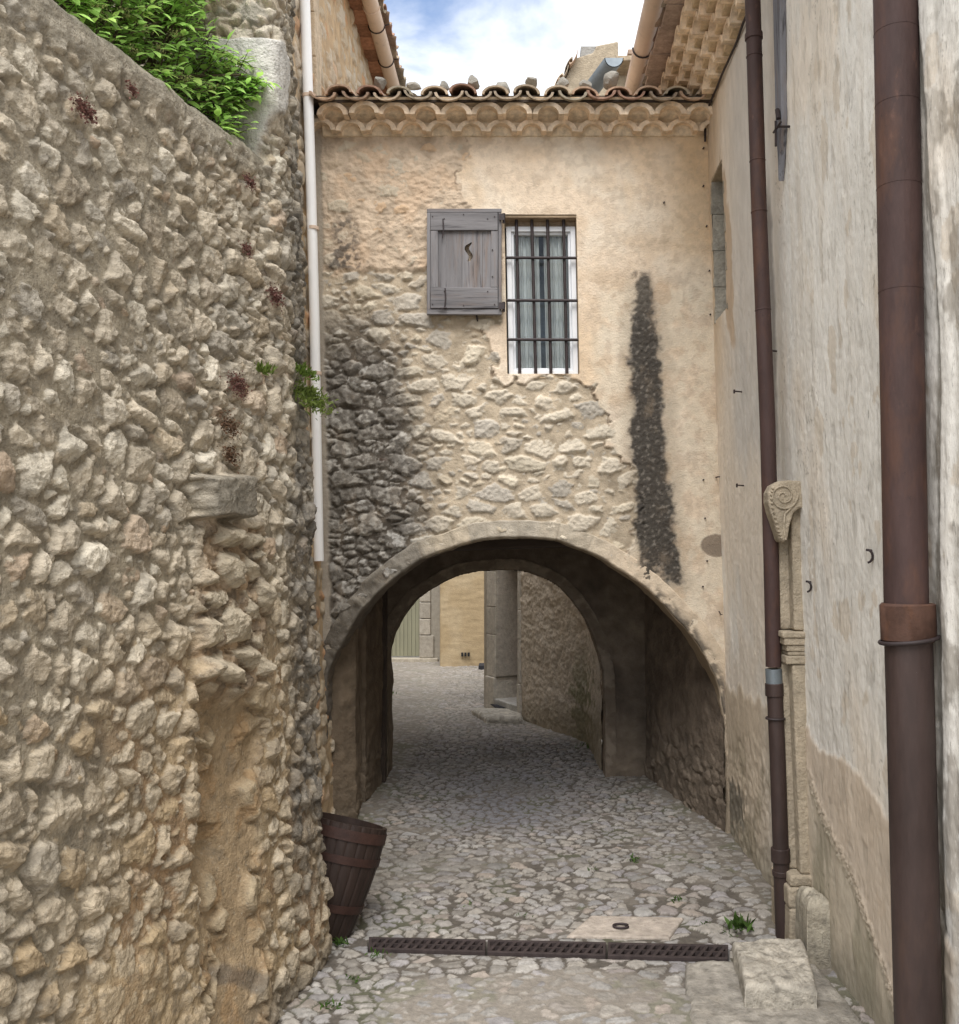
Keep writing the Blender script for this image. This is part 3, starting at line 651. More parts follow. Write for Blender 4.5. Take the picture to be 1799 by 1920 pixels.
def slab(mb, O, A, D, Lw, p0, p1, z0, z1, col):
    U = V3((0, 0, 1))
    V = [O + A * a + D * d + U * z for z in (z0, z1) for a, d in ((0, p0), (Lw, p0), (Lw, p1), (0, p1))]
    mb.add(V, [(3, 2, 1, 0), (4, 5, 6, 7), (0, 1, 5, 4), (1, 2, 6, 5), (2, 3, 7, 6), (3, 0, 4, 7)], col)
b = MB(); O = V3((fx(608), Y0, 0)); A = V3((1, 0, 0)); D = V3((0, -1, 0)); nA = 13; pit = (fx(1330) - fx(606)) / nA
cornice(b, O, A, D, nA, pit, [(0.115, 4.950, 0.084, -0.5), (0.215, 5.022, 0.084, 0.0)], None)
mortc = (0.68, 0.56, 0.41)
prof = [(-0.05, 4.925), (0.004, 4.938), (0.040, 4.947), (0.058, 4.985), (0.066, 5.028), (0.140, 5.056), (0.152, 5.100), (0.215, 5.108), (0.228, 5.132), (-0.05, 5.132)]
npf = len(prof); Vp = [O + A * a + D * d + V3((0, 0, z)) for a in (0, nA * pit) for d, z in prof]
b.add(Vp, [tuple(range(npf)), tuple(range(2 * npf - 1, npf - 1, -1))] + [(i, i + npf, (i + 1) % npf + npf, (i + 1) % npf) for i in range(npf)], mortc)
hp(b.build('cornice', M['tile'], autos=35))
def rooft(mb, O, A, D, n, pitch, courses, length, slope, R=0.088, seed=1, lich=0.4):
    """O: left end of the eave edge, A along it, D horizontal direction up the roof"""
    r_ = random.Random(seed); U0 = V3((0, 0, 1)); Dn = (D + U0 * slope).normalized(); U = (U0 - D * slope).normalized()
    def col():
        k = r_.random(); c = np.array((0.42, 0.30, 0.215)) if k < 0.5 else (np.array((0.52, 0.42, 0.31)) if k < 0.88 else np.array((0.36, 0.225, 0.165)))
        c = c * r_.uniform(0.7, 1.1); 
        if r_.random() < lich: c = c * 0.5 + np.array((0.36, 0.345, 0.27)) * 0.5
        return tuple(c)
    for cidx in range(courses):
        s = cidx * length * 0.82
        for i in range(n + 1):
            x = i * pitch + r_.uniform(-0.012, 0.012)
            tilt = A * 1.0 + U * r_.uniform(-0.07, 0.07); tilt.normalize()
            mb.tile(O + A * x + Dn * (s + r_.uniform(-0.02, 0.02)) + U * (0.058 + r_.uniform(-0.007, 0.007)), tilt, Dn, U, R * 1.10 * r_.uniform(0.95, 1.06), length, 0.018, -1, 0.56, 0.95, col())
        for i in range(n):
            x = (i + 0.5) * pitch + r_.uniform(-0.014, 0.014)
            tilt = A * 1.0 + U * r_.uniform(-0.08, 0.08); tilt.normalize()
            mb.tile(O + A * x + Dn * (s + 0.03 + r_.uniform(-0.02, 0.03)) + U * (0.048 + r_.uniform(-0.008, 0.008)), tilt, Dn, U, R * 1.05 * r_.uniform(0.93, 1.06), length, 0.018, 1, 0.58, 0.92, col())
b = MB(); rooft(b, V3((fx(612) + 0.04, Y0 - 0.285, 5.083)), V3((1, 0, 0)), V3((0, 1, 0)), 13, (fx(1300) - fx(610)) / 12.4, 7, 0.40, 0.30, seed=4)
hp(b.build('roof', M['tile'], autos=40))
b = MB(); v = [(-1.62, Y0 - 0.22, 5.10), (1.6, Y0 - 0.22, 5.10), (1.6, 8.95, 5.72), (-1.62, 8.95, 5.72), (-1.62, Y0 - 0.22, 5.145), (1.6, Y0 - 0.22, 5.145), (1.6, 8.95, 5.78), (-1.62, 8.95, 5.78)]
b.add(v, [(3, 2, 1, 0), (4, 5, 6, 7), (0, 1, 5, 4), (1, 2, 6, 5), (2, 3, 7, 6), (3, 0, 4, 7)], (0.2, 0.16, 0.12)); hp(b.build('roof_deck', M['beam']))

# ---- barred window
def fl(x, z): return x + frontlean(z)
win = bpy.data.objects.new('window', None); COL.objects.link(win); win.parent = house; win.location = (0, -Y0, 0)
def quadbox(mb, x0, x1, z0, z1, y0, y1, col=(0.5, 0.5, 0.5)):     # a box that follows the lean of the front
    V = []
    for y in (y0, y1):
        V += [(fl(x0, z0), y, z0), (fl(x1, z0), y, z0), (fl(x1, z1), y, z1), (fl(x0, z1), y, z1)]
    mb.add(V, [(0, 1, 2, 3), (7, 6, 5, 4), (0, 4, 5, 1), (1, 5, 6, 2), (2, 6, 7, 3), (3, 7, 4, 0)], col)
RD = 0.10
b = MB(); rc = (0.50, 0.395, 0.27)
quadbox(b, WX0 - 0.03, WX0 + 0.002, WZ0 - 0.02, WZ1 + 0.02, Y0 - 0.018, Y0 + RD + .1, rc); quadbox(b, WX1 - 0.002, WX1 + 0.03, WZ0 - 0.02, WZ1 + 0.02, Y0 - 0.018, Y0 + RD + .1, rc)
quadbox(b, WX0, WX1, WZ1 - 0.018, WZ1 + 0.03, Y0 - 0.016, Y0 + RD + .1, (0.40, 0.30, 0.20)); quadbox(b, WX0, WX1, WZ0 - 0.03, WZ0 + 0.002, Y0 - 0.016, Y0 + RD + .1, rc)
b.build('reveal', M['facade'], win)
fx0, fx1, fz0, fz1 = WX0 + 0.012, WX1 - 0.006, WZ0 + 0.004, WZ1 - 0.06
b = MB(); ft = 0.036
for (a0, a1, c0, c1) in ((fx0, fx0 + ft, fz0, fz1), (fx1 - ft, fx1, fz0, fz1), (fx0 + ft, fx1 - ft, fz0, fz0 + ft), (fx0 + ft, fx1 - ft, fz1 - ft, fz1)):
    quadbox(b, a0, a1, c0, c1, Y0 + RD - 0.05, Y0 + RD, (0.7, 0.7, 0.7))
g = 0.018
for (a0, a1, c0, c1) in ((fx0 + ft, fx0 + ft + g, fz0 + ft, fz1 - ft), (fx1 - ft - g, fx1 - ft, fz0 + ft, fz1 - ft), (fx0 + ft + g, fx1 - ft - g, fz0 + ft, fz0 + ft + g), (fx0 + ft + g, fx1 - ft - g, fz1 - ft - g, fz1 - ft)):
    quadbox(b, a0, a1, c0, c1, Y0 + RD - 0.03, Y0 + RD + 0.01, (0.7, 0.7, 0.7))
b.build('frame', M['white'], win, bevel=0.003)
b = MB(); zt = WZ1 - 0.018
quadbox(b, WX0 + 0.002, WX1 - 0.002, fz1, zt, Y0 + RD - 0.02, Y0 + RD + .05, (0.36, 0.28, 0.2)); b.build('lintel', M['stone'], win)
b = MB(); quadbox(b, fx0 + ft, fx1 - ft, fz0 + ft, fz1 - ft, Y0 + RD - 0.004, Y0 + RD, (0.5, 0.5, 0.5)); b.build('pane', M['glass'], win)
def curtain():
    b = MB(); nx = 60
    for (a, c) in ((fx0 + 0.02, fx0 + 0.235), (fx0 + 0.27, fx1 - 0.02)):
        V = []; Fc = []
        for i in range(nx):
            t = i / (nx - 1); x = lerp(a, c, t); y = Y0 + RD + 0.035 + 0.014 * math.sin(t * 29 + a * 9) + 0.006 * math.sin(t * 71)
            V += [(fl(x, fz0), y, fz0 + 0.02), (fl(x, fz1), y, fz1 - 0.02)]
        for i in range(nx - 1): Fc.append((2 * i, 2 * i + 2, 2 * i + 3, 2 * i + 1))
        b.add(V, Fc)
    return b.build('curtain', M['curtain'], win, smooth=True)
curtain()
b = MB(); b.box((WX0 - .05, Y0 + RD + 0.30, WZ0 - .05), (WX1 + .05, Y0 + RD + 0.307, WZ1 + .05)); b.build('room_back', M['dark'], win)
for k, (xt, xb) in enumerate(((968.5, 975), (997.5, 1005), (1027, 1033.5), (1057, 1063.5))):
    b = MB(); p0, p1 = at(xt, 411, Y0 + 0.035), at(xb, 702, Y0 + 0.035)
    b.tube([p0, p1], 0.0115, 8); b.build('bar', M['iron'], win, autos=50)
for k, yy in enumerate((483, 563, 636.5)):
    b = MB(); p0, p1 = at(946 + 2.2 * k, yy, Y0 + 0.018), at(1083 + 2.0 * k, yy + 0.5, Y0 + 0.018)
    n = p0 - V3((0.004, -0.06, 0)); b.tube([p0, p1], 0.0105, 8); b.build('bar', M['iron'], win, autos=50)

# ---- open shutter with the cut-out
shut = bpy.data.objects.new('shutter', None); COL.objects.link(shut); shut.parent = house; shut.location = (0, -Y0, 0)
YS = Y0 - 0.085; SS = F / YS
def sxp(px): return (px - CX) / SS
def szp(py): return CAMZ + (CY - py) / SS
def wcol():
    k = rng.uniform(0.85, 1.15); return (0.20 * k, 0.193 * k, 0.196 * k)
b = MB()
HX = [(sxp(882.5) + 0.6 * 0) for _ in range(1)]
xb = [801, 867, 905, 941]
# the cut-out: boards are built round an S shaped hole
def Sside(t):   # centre line of the S, t 0 (top) .. 1
    return float(np.interp(t, np.linspace(0, 1, 9), [884, 878.5, 875.8, 876, 878.5, 881.5, 883.2, 882.3, 879.5])), 455 + 34 * t
def Swid(t): return float(np.interp(t, np.linspace(0, 1, 9), [1.5, 4.5, 4.2, 4.4, 4.6, 4.4, 4.0, 3.4, 2.6]))
yb = YS + 0.022; yf = YS
pl = [(801, 867), (905, 941)]
for (a, c) in pl: b.box((sxp(a), yf, szp(590)), (sxp(c) - 0.002, yb, szp(392)), wcol())
NS = 22; mid_c = wcol()
b.box((sxp(867), yf, szp(590)), (sxp(905) - 0.002, yb, szp(489.5)), mid_c); b.box((sxp(867), yf, szp(454.5)), (sxp(905) - 0.002, yb, szp(392)), mid_c)
for sgn in (-1, 1):
    V = []; Fc = []
    for i in range(NS + 1):
        t = i / NS; cx_, cy_ = Sside(t); xi = sxp(cx_ + sgn * Swid(t)); xo = sxp(867) if sgn < 0 else sxp(905) - 0.002; z = szp(cy_ + (0.5 if i == NS else -0.5 if i == 0 else 0))
        V += [(xo, yf, z), (xi, yf, z), (xi, yb, z), (xo, yb, z)]
    for i in range(NS):
        k = 4 * i; Fc += [(k, k + 1, k + 5, k + 4), (k + 1, k + 2, k + 6, k + 5), (k + 2, k + 3, k + 7, k + 6)]
    b.add(V, Fc, mid_c)
b.build('board', M['wood'], shut)
def rail(x0, y0, x1, y1, d, m='woodh'):
    b = MB(); b.box((sxp(x0), YS - d, szp(y1)), (sxp(x1), YS - 0.0005, szp(y0)), wcol(), jit=0.0015, rng=rng); b.build('rail', M[m], shut, bevel=0.003)
rail(801, 392, 941, 399, 0.012); rail(801, 581, 941, 590, 0.012); rail(801, 399.3, 807, 580.7, 0.012, 'wood'); rail(935, 399.3, 941, 580.7, 0.012, 'wood')
rail(808, 400, 934, 433, 0.020); rail(808, 540, 934, 579, 0.020); rail(808, 433.4, 822, 539.6, 0.018, 'wood'); rail(921, 433.4, 934, 539.6, 0.018, 'wood')
b = MB()
for (x, y) in ((834, 412), (834, 548), (915, 412), (915, 548), (812, 408), (928, 408), (812, 572), (928, 572), (870, 404), (870, 574), (924, 470), (924, 520)):
    b = MB(); b.tube([V3((sxp(x), YS - 0.019, szp(y))), V3((sxp(x), YS - 0.0235, szp(y)))], 0.005, 6); b.build('nail_head', M['iron'], shut)
b = MB(); b.tube([at(831, 410, YS - .03), at(832, 430, YS - .03), at(830, 446, YS - .03)], 0.0045, 6); b.build('latch', M['iron'], shut, autos=50)
b = MB(); b.tube([at(835, 540, YS - .03), at(836, 560, YS - .032), at(834, 578, YS - .03), at(829, 579, YS - .03)], 0.0045, 6)
b.tube([at(824, 578, YS - .03), at(838, 577, YS - .03)], 0.006, 6); b.build('latch', M['iron'], shut, autos=50)
for y in (409, 575):
    b = MB(); b.box((sxp(936), YS - 0.030, szp(y + 6)), (sxp(946), YS - 0.0215, szp(y - 6))); b.tube([at(945, y - 9, YS - .01), at(945, y + 9, YS - .01)], 0.011, 8); b.tube([at(945, y, YS - .005), at(945, y, YS + 0.1)], 0.007, 6); b.build('hinge', M['iron'], shut)
b = MB(); b.tube([at(893, 586, YS + .02), at(895, 597, YS + .02), at(896, 602, YS + 0.06), at(896, 606, YS + 0.09)], 0.006, 6); hp(b.build('shutter_catch', M['iron'], None, autos=50))
# small iron left in the render
def ironbit(path, r=0.005, par=hp, name='iron_hook'):
    b = MB(); b.tube(path, r, 6); o = b.build(name, M['iron'], None, autos=50); par(o); return o
for (x, y) in ((1319, 278), (1319, 349), (1325, 424), (1330, 508), (1332, 590), (1319, 900), (1322, 972), (1326, 1052), (1318, 1100), (1245, 380)):
    p = at(x, y, Y0 - 0.03); ironbit([p + V3((0, 0.03, 0)), p + V3((0.002, -0.012, 0.001))], 0.006, name='nail')
p = at(1346, 895, Y0 - .03); ironbit([p + V3((-0.012, 0.02, 0)), p + V3((-0.008, -0.03, 0)), p + V3((0.012, -0.03, 0.003))], 0.005)
p = at(1352, 1150, Y0 - .03); ironbit([p + V3((-0.01, 0.02, 0.015)), p + V3((-0.012, -0.02, 0.01)), p + V3((-0.006, -0.03, -0.008)), p + V3((0.006, -0.03, -0.006))], 0.004)
# stones weighing down the roof tiles
def rock(name, c, r, seed, m, sq=(1, 1, 0.8)):
    import bmesh
    bm = bmesh.new(); bmesh.ops.create_icosphere(bm, subdivisions=3, radius=1.0)
    r_ = random.Random(seed); pl = []
    for k in range(14):
        d = V3((r_.gauss(0, 1), r_.gauss(0, 1), r_.gauss(0, 1))).normalized(); pl.append((d, r_.uniform(0.45, 0.82)))
    for v in bm.verts:
        p = v.co.copy()
        for d, q in pl:
            t = p.dot(d)
            if t > q: p -= d * (t - q) * 0.93
        p *= 1 + 0.05 * math.sin(p.x * 9 + seed) * math.sin(p.y * 8 + p.z * 7)
        v.co = V3((p.x * r * sq[0], p.y * r * sq[1], p.z * r * sq[2]))
    me = bpy.data.meshes.new(name); bm.to_mesh(me); bm.free()
    a = me.attributes.new('Col', 'FLOAT_COLOR', 'POINT'); k = r_.uniform(0.85, 1.15)
    n = len(me.vertices); c4 = np.tile(np.array((0.25 * k, 0.235 * k, 0.205 * k, 1), np.float32), n); a.data.foreach_set('color', c4)
    me.shade_smooth()
    try: me.set_sharp_from_angle(angle=math.radians(28))
    except Exception: pass
    o = link(name, me, m); o.location = c; o.rotation_euler = (r_.uniform(-.3, .3), r_.uniform(-.3, .3), r_.uniform(0, 6)); return o
RS = [(712, 157, 0.062, 'grey stone on the roof tiles, nearest to the white downpipe'), (777, 163, 0.055, 'low stone on the roof tiles beside the end of the cream gutter'),
      (833, 165, 0.052, 'small pointed stone on the roof tiles above the shutter'), (889, 158, 0.066, 'broad rough stone on the roof tiles above the S cut out of the shutter'),
      (946, 165, 0.058, 'flat low stone on the roof tiles above the hinges of the shutter'), (998, 157, 0.062, 'dark jagged stone on the roof tiles directly above the window bars'),
      (1054, 160, 0.060, 'round stone on the roof tiles just before the zinc gutter end'), (1098, 163, 0.056, 'small pale stone on the roof tiles under the zinc gutter'),
      (1146, 157, 0.088, 'largest pale stone on the roof tiles, nearest the big tiled eaves')]
for i, (x, y, r, lb) in enumerate(RS):
    o = rock('roof_stone', at(x, y - 2, Y0 - 0.06 + 0.03 * (i % 3)), r * 0.95, 50 + i, M['stone'], (1.1, 0.9, 0.85)); tag(o, lb, 'stone', 'stones weighing down the roof tiles')

# ================================================================== RIGHT HOUSE
rh = thing('plastered_house', 'tall house with a streaked grey white plaster front carrying two brown downpipes', 'house', loc=(1.46, 4.9, 0))
def rp(o): o.parent = rh; o.location = (-1.46, -4.9, 0); return o
NICHE = (6.36, 6.74, fz(600), 4.62)   # slit window near the corner
def niche_hole(x, y, z):
    return (y > NICHE[0]) & (y < NICHE[1]) & (z > 3.62) & (z < 4.60)
def plaster_fn(u, v, X, Y, Z, px, py):
    n1 = fbm(Y * 1.6, v * 0.8, 501, 4); n2 = fbm(Y * 6, v * 4, 505, 4); n3 = fbm(Y * 18, v * 8, 509, 4); st = fbm(Y * 9, v * 0.55, 513, 5)
    far = ss(1500, 1400, px + 20 * n1)
    c = mixc(full(u.shape, (0.80, 0.77, 0.71)), (0.78, 0.705, 0.605), ss(0.0, 0.4, n1 * .6 + far * .5 - 0.05))
    c = mixc(c, (0.57, 0.545, 0.51), 0.8 * far * ss(1010, 700, py + 200 * n1) * ss(1345, 1390, px))
    c = mixc(c, (0.56, 0.43, 0.29), 0.8 * ss(1372, 1330, px + 14 * n1) * ss(1000, 600, py))
    c = mixc(c, (0.66, 0.55, 0.42), 0.35 * ss(1640, 1500, px + 60 * n1) * ss(1420, 1520, px) * ss(900, 250, py + 150 * n2) * ss(0.0, 0.35, st + .1))
    c = mixc(c, (0.58, 0.545, 0.485), 0.16 * ss(-0.05, 0.4, st) * (1 - far))
    ck = np.abs(fbm(Y * 2.3 + 0.3 * n2, v * 1.1, 561, 4)); crk = ss(0.012, 0.0, ck) * ss(-0.1, 0.2, n1) * ss(1390, 1450, px); c = mixc(c, (0.25, 0.22, 0.18), 0.6 * crk)
    chip = ss(0.46, 0.52, fbm(Y * 5, v * 3.2, 565, 5)) * ss(1480, 1540, px); c = mixc(c, (0.60, 0.51, 0.40), 0.6 * chip)
    aux = np.clip(ss(1520, 1620, px + 30 * n1) * 0.75 + 0.22, 0, 1) * (0.35 + 0.65 * ss(1500, 700, py + 250 * n1)) + 0.5 * ss(1740, 1790, px)
    aux = np.where(far > 0.5, aux * 0.5, aux)
    h = 0.006 * n1 + 0.003 * n2 + 0.0012 * n3 + 0.0012 * st + 0.0015 * fbm(Y * 40, v * 28, 567, 4)
    # peach repair low on the wall and the rough seam that crosses it
    wx, wy = px + 7 * n2 + 5 * n3, py + 10 * n2 + 16 * n1
    d1 = poly_sd(wx, wy, [(1500, 1330), (1530, 1385), (1600, 1440), (1700, 1590), (1800, 1790), (1800, 2600), (1500, 2600), (1470, 1330)])
    pm = ss(-4, 5, d1); c = mixc(c, (0.60, 0.495, 0.385), pm * 0.85); aux = aux * (1 - 0.8 * pm); h = h + 0.006 * pm
    seam = py - np.interp(px, [1515, 1540, 1600, 1670, 1750, 1800], [1440, 1520, 1640, 1850, 2080, 2250]) + 10 * n2
    sm_ = ss(26, 8, np.abs(seam)) * ss(1512, 1525, px); h = h + sm_ * (0.005 + 0.011 * fbm(Y * 60, v * 60, 521, 4)); c = mixc(c, (0.50, 0.42, 0.32), sm_ * 0.6)
    lowm = ss(-8, 12, seam) * ss(1500, 1530, px); c = mixc(c, (0.54, 0.48, 0.38), lowm * 0.8); c = mixc(c, (0.33, 0.30, 0.22), lowm * 0.7 * ss(-0.05, 0.4, fbm(Y * 5, v * 1.2, 525, 4)))
    # far, lower: the damp course
    lowf = far * ss(-12, 12, py + 25 * n1 + 20 * n2 - np.interp(px, [1360, 1440], [1285, 1320])); c = mixc(c, (0.53, 0.43, 0.31), lowf * 0.8); h = h + 0.006 * lowf
    c = mixc(c, (0.31, 0.265, 0.19), lowf * 0.75 * ss(-0.1, 0.35, fbm(Y * 3, v * 2, 531, 5)) * ss(1320, 1480, py))
    h = h + lowf * ss(1330, 1480, py) * 0.008 * fbm(Y * 12, v * 12, 533, 4)
    c = mixc(c, (0.115, 0.105, 0.085), 0.85 * ss(1.1, 0.5, np.hypot((px - 1378) / 24, (py - 1520) / 58) + .5 * n2 + .3 * n3))
    # the long dark ribbed scar beside the near pipe
    rx = np.interp(py, [0, 250, 450, 700, 1000, 1300, 1900], [1722, 1740, 1752, 1765, 1762, 1763, 1775])
    rib = np.abs(px + 4 * n2 - rx); h = h + 0.012 * ss(16, 5, np.abs(px - rx - 14)); c = mixc(c, (0.20, 0.185, 0.155), 0.8 * ss(9, 3, rib) * (px > 1640))
    c = mixc(c, (0.22, 0.185, 0.145), 0.6 * ss(1735, 1770, px + 12 * n3) * ss(0.05, 0.3, n2 + .5 * st))
    # grey run next to the small pipe, orange bare patches, scratches
    run = np.abs(px + 2 * n2 - np.interp(py, [250, 640, 900], [1436, 1450, 1458])); c = mixc(c, (0.17, 0.155, 0.145), 0.75 * ss(8, 2, run) * ss(300, 420, py) * ss(930, 760, py))
    o1 = ss(1.1, 0.8, np.hypot((px - np.interp(py, [290, 650], [1354, 1372])) / 9, (py - 480) / 190) + .35 * n2); c = mixc(c, (0.46, 0.33, 0.21), 0.7 * o1)
    sp = ss(0.36, 0.5, fbm(Y * 16, v * 5, 541, 4)) * ss(1460, 1520, px); c = mixc(c, (0.24, 0.21, 0.17), 0.25 * sp); h = h - 0.002 * sp
    foot = ss(0.35, 0.0, v + .15 * n2); c = mixc(c, (0.26, 0.235, 0.18), 0.65 * foot)
    return h, c, np.clip(aux, 0, 1)
o = sheet('wall', [(0.0, 0.4), (0.0, 6.9)], -0.05, 5.25, 0.0085, 0.0085, plaster_fn, M['plaster'], side=1, lean=lambda U, Vv, Y: rwx(Vv),
          hole=niche_hole); rp(o)
# slit window recess
b = MB()
for (y0, y1, z0, z1, cc) in ((6.735, 6.775, 3.60, 4.62, 1), (6.325, 6.3655, 3.60, 4.62, 1)):
    for k in range(4):
        za, zb = lerp(z0, z1, k / 4), lerp(z0, z1, (k + 1) / 4); q = rng.uniform(0.8, 1.1)
        b.box((rwx(za) - 0.004 - 0.034 * 0, y0, za + 0.003), (rwx(za) + 0.28, y1, zb), (0.40 * q, 0.37 * q, 0.31 * q))
b.box((rwx(4.6) + 0.002, 6.36, 4.595), (1.62, 6.74, 4.64), (0.42, 0.35, 0.26)); b.box((rwx(3.6) + 0.004, 6.36, 3.58), (1.65, 6.74, 3.625), (0.36, 0.33, 0.27))
ni = b.build('window_slit', M['stone'], None, bevel=0.004); rp(ni)
b = MB(); b.box((1.60, 6.37, 3.6), (1.615, 6.73, 4.62)); sl = b.build('slit_shutter', M['beam'], None); rp(sl)
# house continues beyond the passage, above the bridge
def beyond_fn(u, v, X, Y, Z, px, py):
    n1 = fbm(u * 2, v * 2, 551, 4); c = mixc(full(u.shape, (0.55, 0.43, 0.29)), (0.52, 0.38, 0.24), ss(0, .4, n1)); return 0.006 * n1, c
o = sheet('upper_wall', [(0.0, 6.91), (0.0, 12.0)], 4.9, 5.4, 0.03, 0.03, beyond_fn, M['facade'], side=1, lean=lambda U, Vv, Y: rwx(Vv)); rp(o)
# eaves: rows of tiles, boards, gutter
b = MB(); O = V3((rwx(5.15), 2.4, 0)); A = V3((0, 1, 0)); D = V3((-1, 0, 0)); nR = 36; pr_ = 0.205
rows = [(0.085, 5.115, 0.085, 0), (0.155, 5.195, 0.085, -0.5), (0.225, 5.275, 0.085, 0), (0.295, 5.355, 0.085, -0.5)]
cornice(b, O, A, D, nR, pr_, rows, None)
for (p_, z, hh, _o) in rows: slab(b, O, A, D, nR * pr_, -0.08, p_ - 0.04, z + 0.012, z + 0.098, (0.62, 0.49, 0.33))
rp(b.build('cornice', M['tile'], autos=35))
b = MB(); slab(b, O, A, D, nR * pr_, -0.6, 0.24, 5.456, 5.47, (0.4, 0.3, 0.22))
for i in range(24):
    slab(b, O + A * (0.02 + i * 0.306), A, D, 0.30, 0.1, 0.385 + 0.012 * (i % 3), 5.472 + 0.003 * (i % 2), 5.50, tuple(np.array((0.46, 0.36, 0.30)) * rng.uniform(0.7, 1.25)))
rp(b.build('eaves_board', M['tile']))
b = MB(); rooft(b, O + D * 0.43 + V3((0, 0, 5.505)), A, V3((1, 0, 0)), 35, 0.21, 3, 0.42, 0.30, seed=9); rp(b.build('roof', M['tile'], autos=40))
def halfgutter(name, p0, p1, r, m, par, hooks=4):
    b = MB(); n = 10; V = []; Fc = []
    d = (p1 - p0); side = V3((1, 0, 0))
    for p in (p0, p1):
        for rr in (r, r - 0.006):
            for k in range(n + 1):
                t = math.pi + math.pi * k / n; V.append(p + side * (rr * math.cos(t)) + V3((0, 0, rr * math.sin(t))))
    m_ = n + 1
    for k in range(n): Fc += [(k, k + 1, 2 * m_ + k + 1, 2 * m_ + k), (m_ + k, m_ + k + 1, 3 * m_ + k + 1, 3 * m_ + k), (k, k + 1, m_ + k + 1, m_ + k), (2 * m_ + k, 2 * m_ + k + 1, 3 * m_ + k + 1, 3 * m_ + k)]
    b.add(V, Fc)
    for e in (0.06, 0.5, 0.92): 
        pm = p0.lerp(p1, e); b.tube([pm + V3((math.cos(math.pi + math.pi * k / 10) * (r + .003), 0, math.sin(math.pi + math.pi * k / 10) * (r + .003))) for k in range(11)], 0.008, 6)
    o = b.build(name, M[m], None, autos=40); par(o)
    for i in range(hooks):
        b = MB(); pm = p0.lerp(p1, (i + 0.5) / hooks); b.tube([pm + V3((math.cos(math.pi + math.pi * k / 10) * (r + .006), 0, math.sin(math.pi + math.pi * k / 10) * (r + .006))) for k in range(11)] + [pm + V3((r + 0.05, 0, 0.012))], 0.006, 6)
        b.build('gutter_hook', M['iron'], o, autos=50)
    return o
gp0, gp1 = at(1232, -120, 5.1), at(1186, 190, 7.7)
zg = 5.57; halfgutter('gutter', V3((0.868, 2.4, zg)), V3((0.868, 9.6, zg)), 0.066, 'cream', rp, 9)
# cable under the cornice
b = MB(); b.tube([V3((rwx(5.08) - 0.016 - 0.004 * math.sin(i * 2.1), 2.4 + i * 0.2, 5.085 + 0.006 * math.sin(i * 1.3))) for i in range(22)] + [V3((rwx(5.08) - 0.02, 6.76, 5.06)), V3((rwx(4.9) - 0.02, 6.79, 4.9))], 0.008, 6); rp(b.build('cable', M['iron'], None, autos=60))
# grey shutter folded against the wall, high up
def wl(px, py, off=0.03):          # point of the right front under a photo point
    z = 3.0
    for _ in range(12):
        x = rwx(z) - off; y = F * x / (px - CX); z = CAMZ + (CY - py) / F * y
    return V3((x, y, z))
b = MB(); ya, yb_ = wl(1448, 120).y, wl(1462, 120).y
zt = 6.2; pts = [(1447, -120), (1455, 240), (1459, 300), (1460, 340), (1462, 300), (1466, 240), (1464, 100), (1462, -120)]
Pq = [wl(x, y, 0.035) for x, y in pts]; n = len(Pq)
V = Pq + [p + V3((0.030, 0.0, 0)) for p in Pq]
b.add(V, [tuple(range(n)), tuple(range(2 * n - 1, n - 1, -1))] + [(i, i + n, (i + 1) % n + n, (i + 1) % n) for i in range(n)], (0.22, 0.22, 0.24))
osh = b.build('shutter', M['wood'], None, bevel=0.003); rp(osh)
b = MB(); q = wl(1460, 237, 0.06); b.tube([q + V3((0.08, 0, 0)), q, q + V3((-0.01, 0, 0))], 0.006, 6); b.tube([q + V3((0, 0.09, 0.01)), q + V3((0, -0.05, 0.0))], 0.006, 6); b.tube([q + V3((0, 0.05, 0.05)), q + V3((0, 0.045, -0.08))], 0.006, 6); b.tube([wl(1458, 205, .05), wl(1460, 222, .05)], 0.012, 6)
o = b.build('shutter_stay', M['iron'], None, autos=50); o.parent = osh; o.location = (0, 0, 0)
for (x, y, dx) in ((1390, 735, -1), (1395, 911, -1), (1456, 659, -1)):
    q = wl(x, y, 0.0); b = MB(); b.tube([q + V3((0.02, 0, 0)), q + V3((-0.045, -0.01, 0.004))], 0.005, 6); b.tube([q + V3((-0.045, -0.01, 0.014)), q + V3((-0.045, -0.01, -0.01))], 0.006, 6); rp(b.build('nail', M['iron'], None))
for (x, y, a0) in ((1636, 1043, 2.2), (1521, 1100, 3.4)):
    q = wl(x, y, 0.0); b = MB(); b.tube([q + V3((0.02, 0, 0.02))] + [q + V3((-0.02, 0.0, 0)) + V3((-0.018 * math.cos(t), 0.012 * math.cos(t), 0.026 * math.sin(t))) for t in np.linspace(1.4, 4.6, 9)], 0.0055, 6); rp(b.build('hook', M['iron'], None, autos=50))

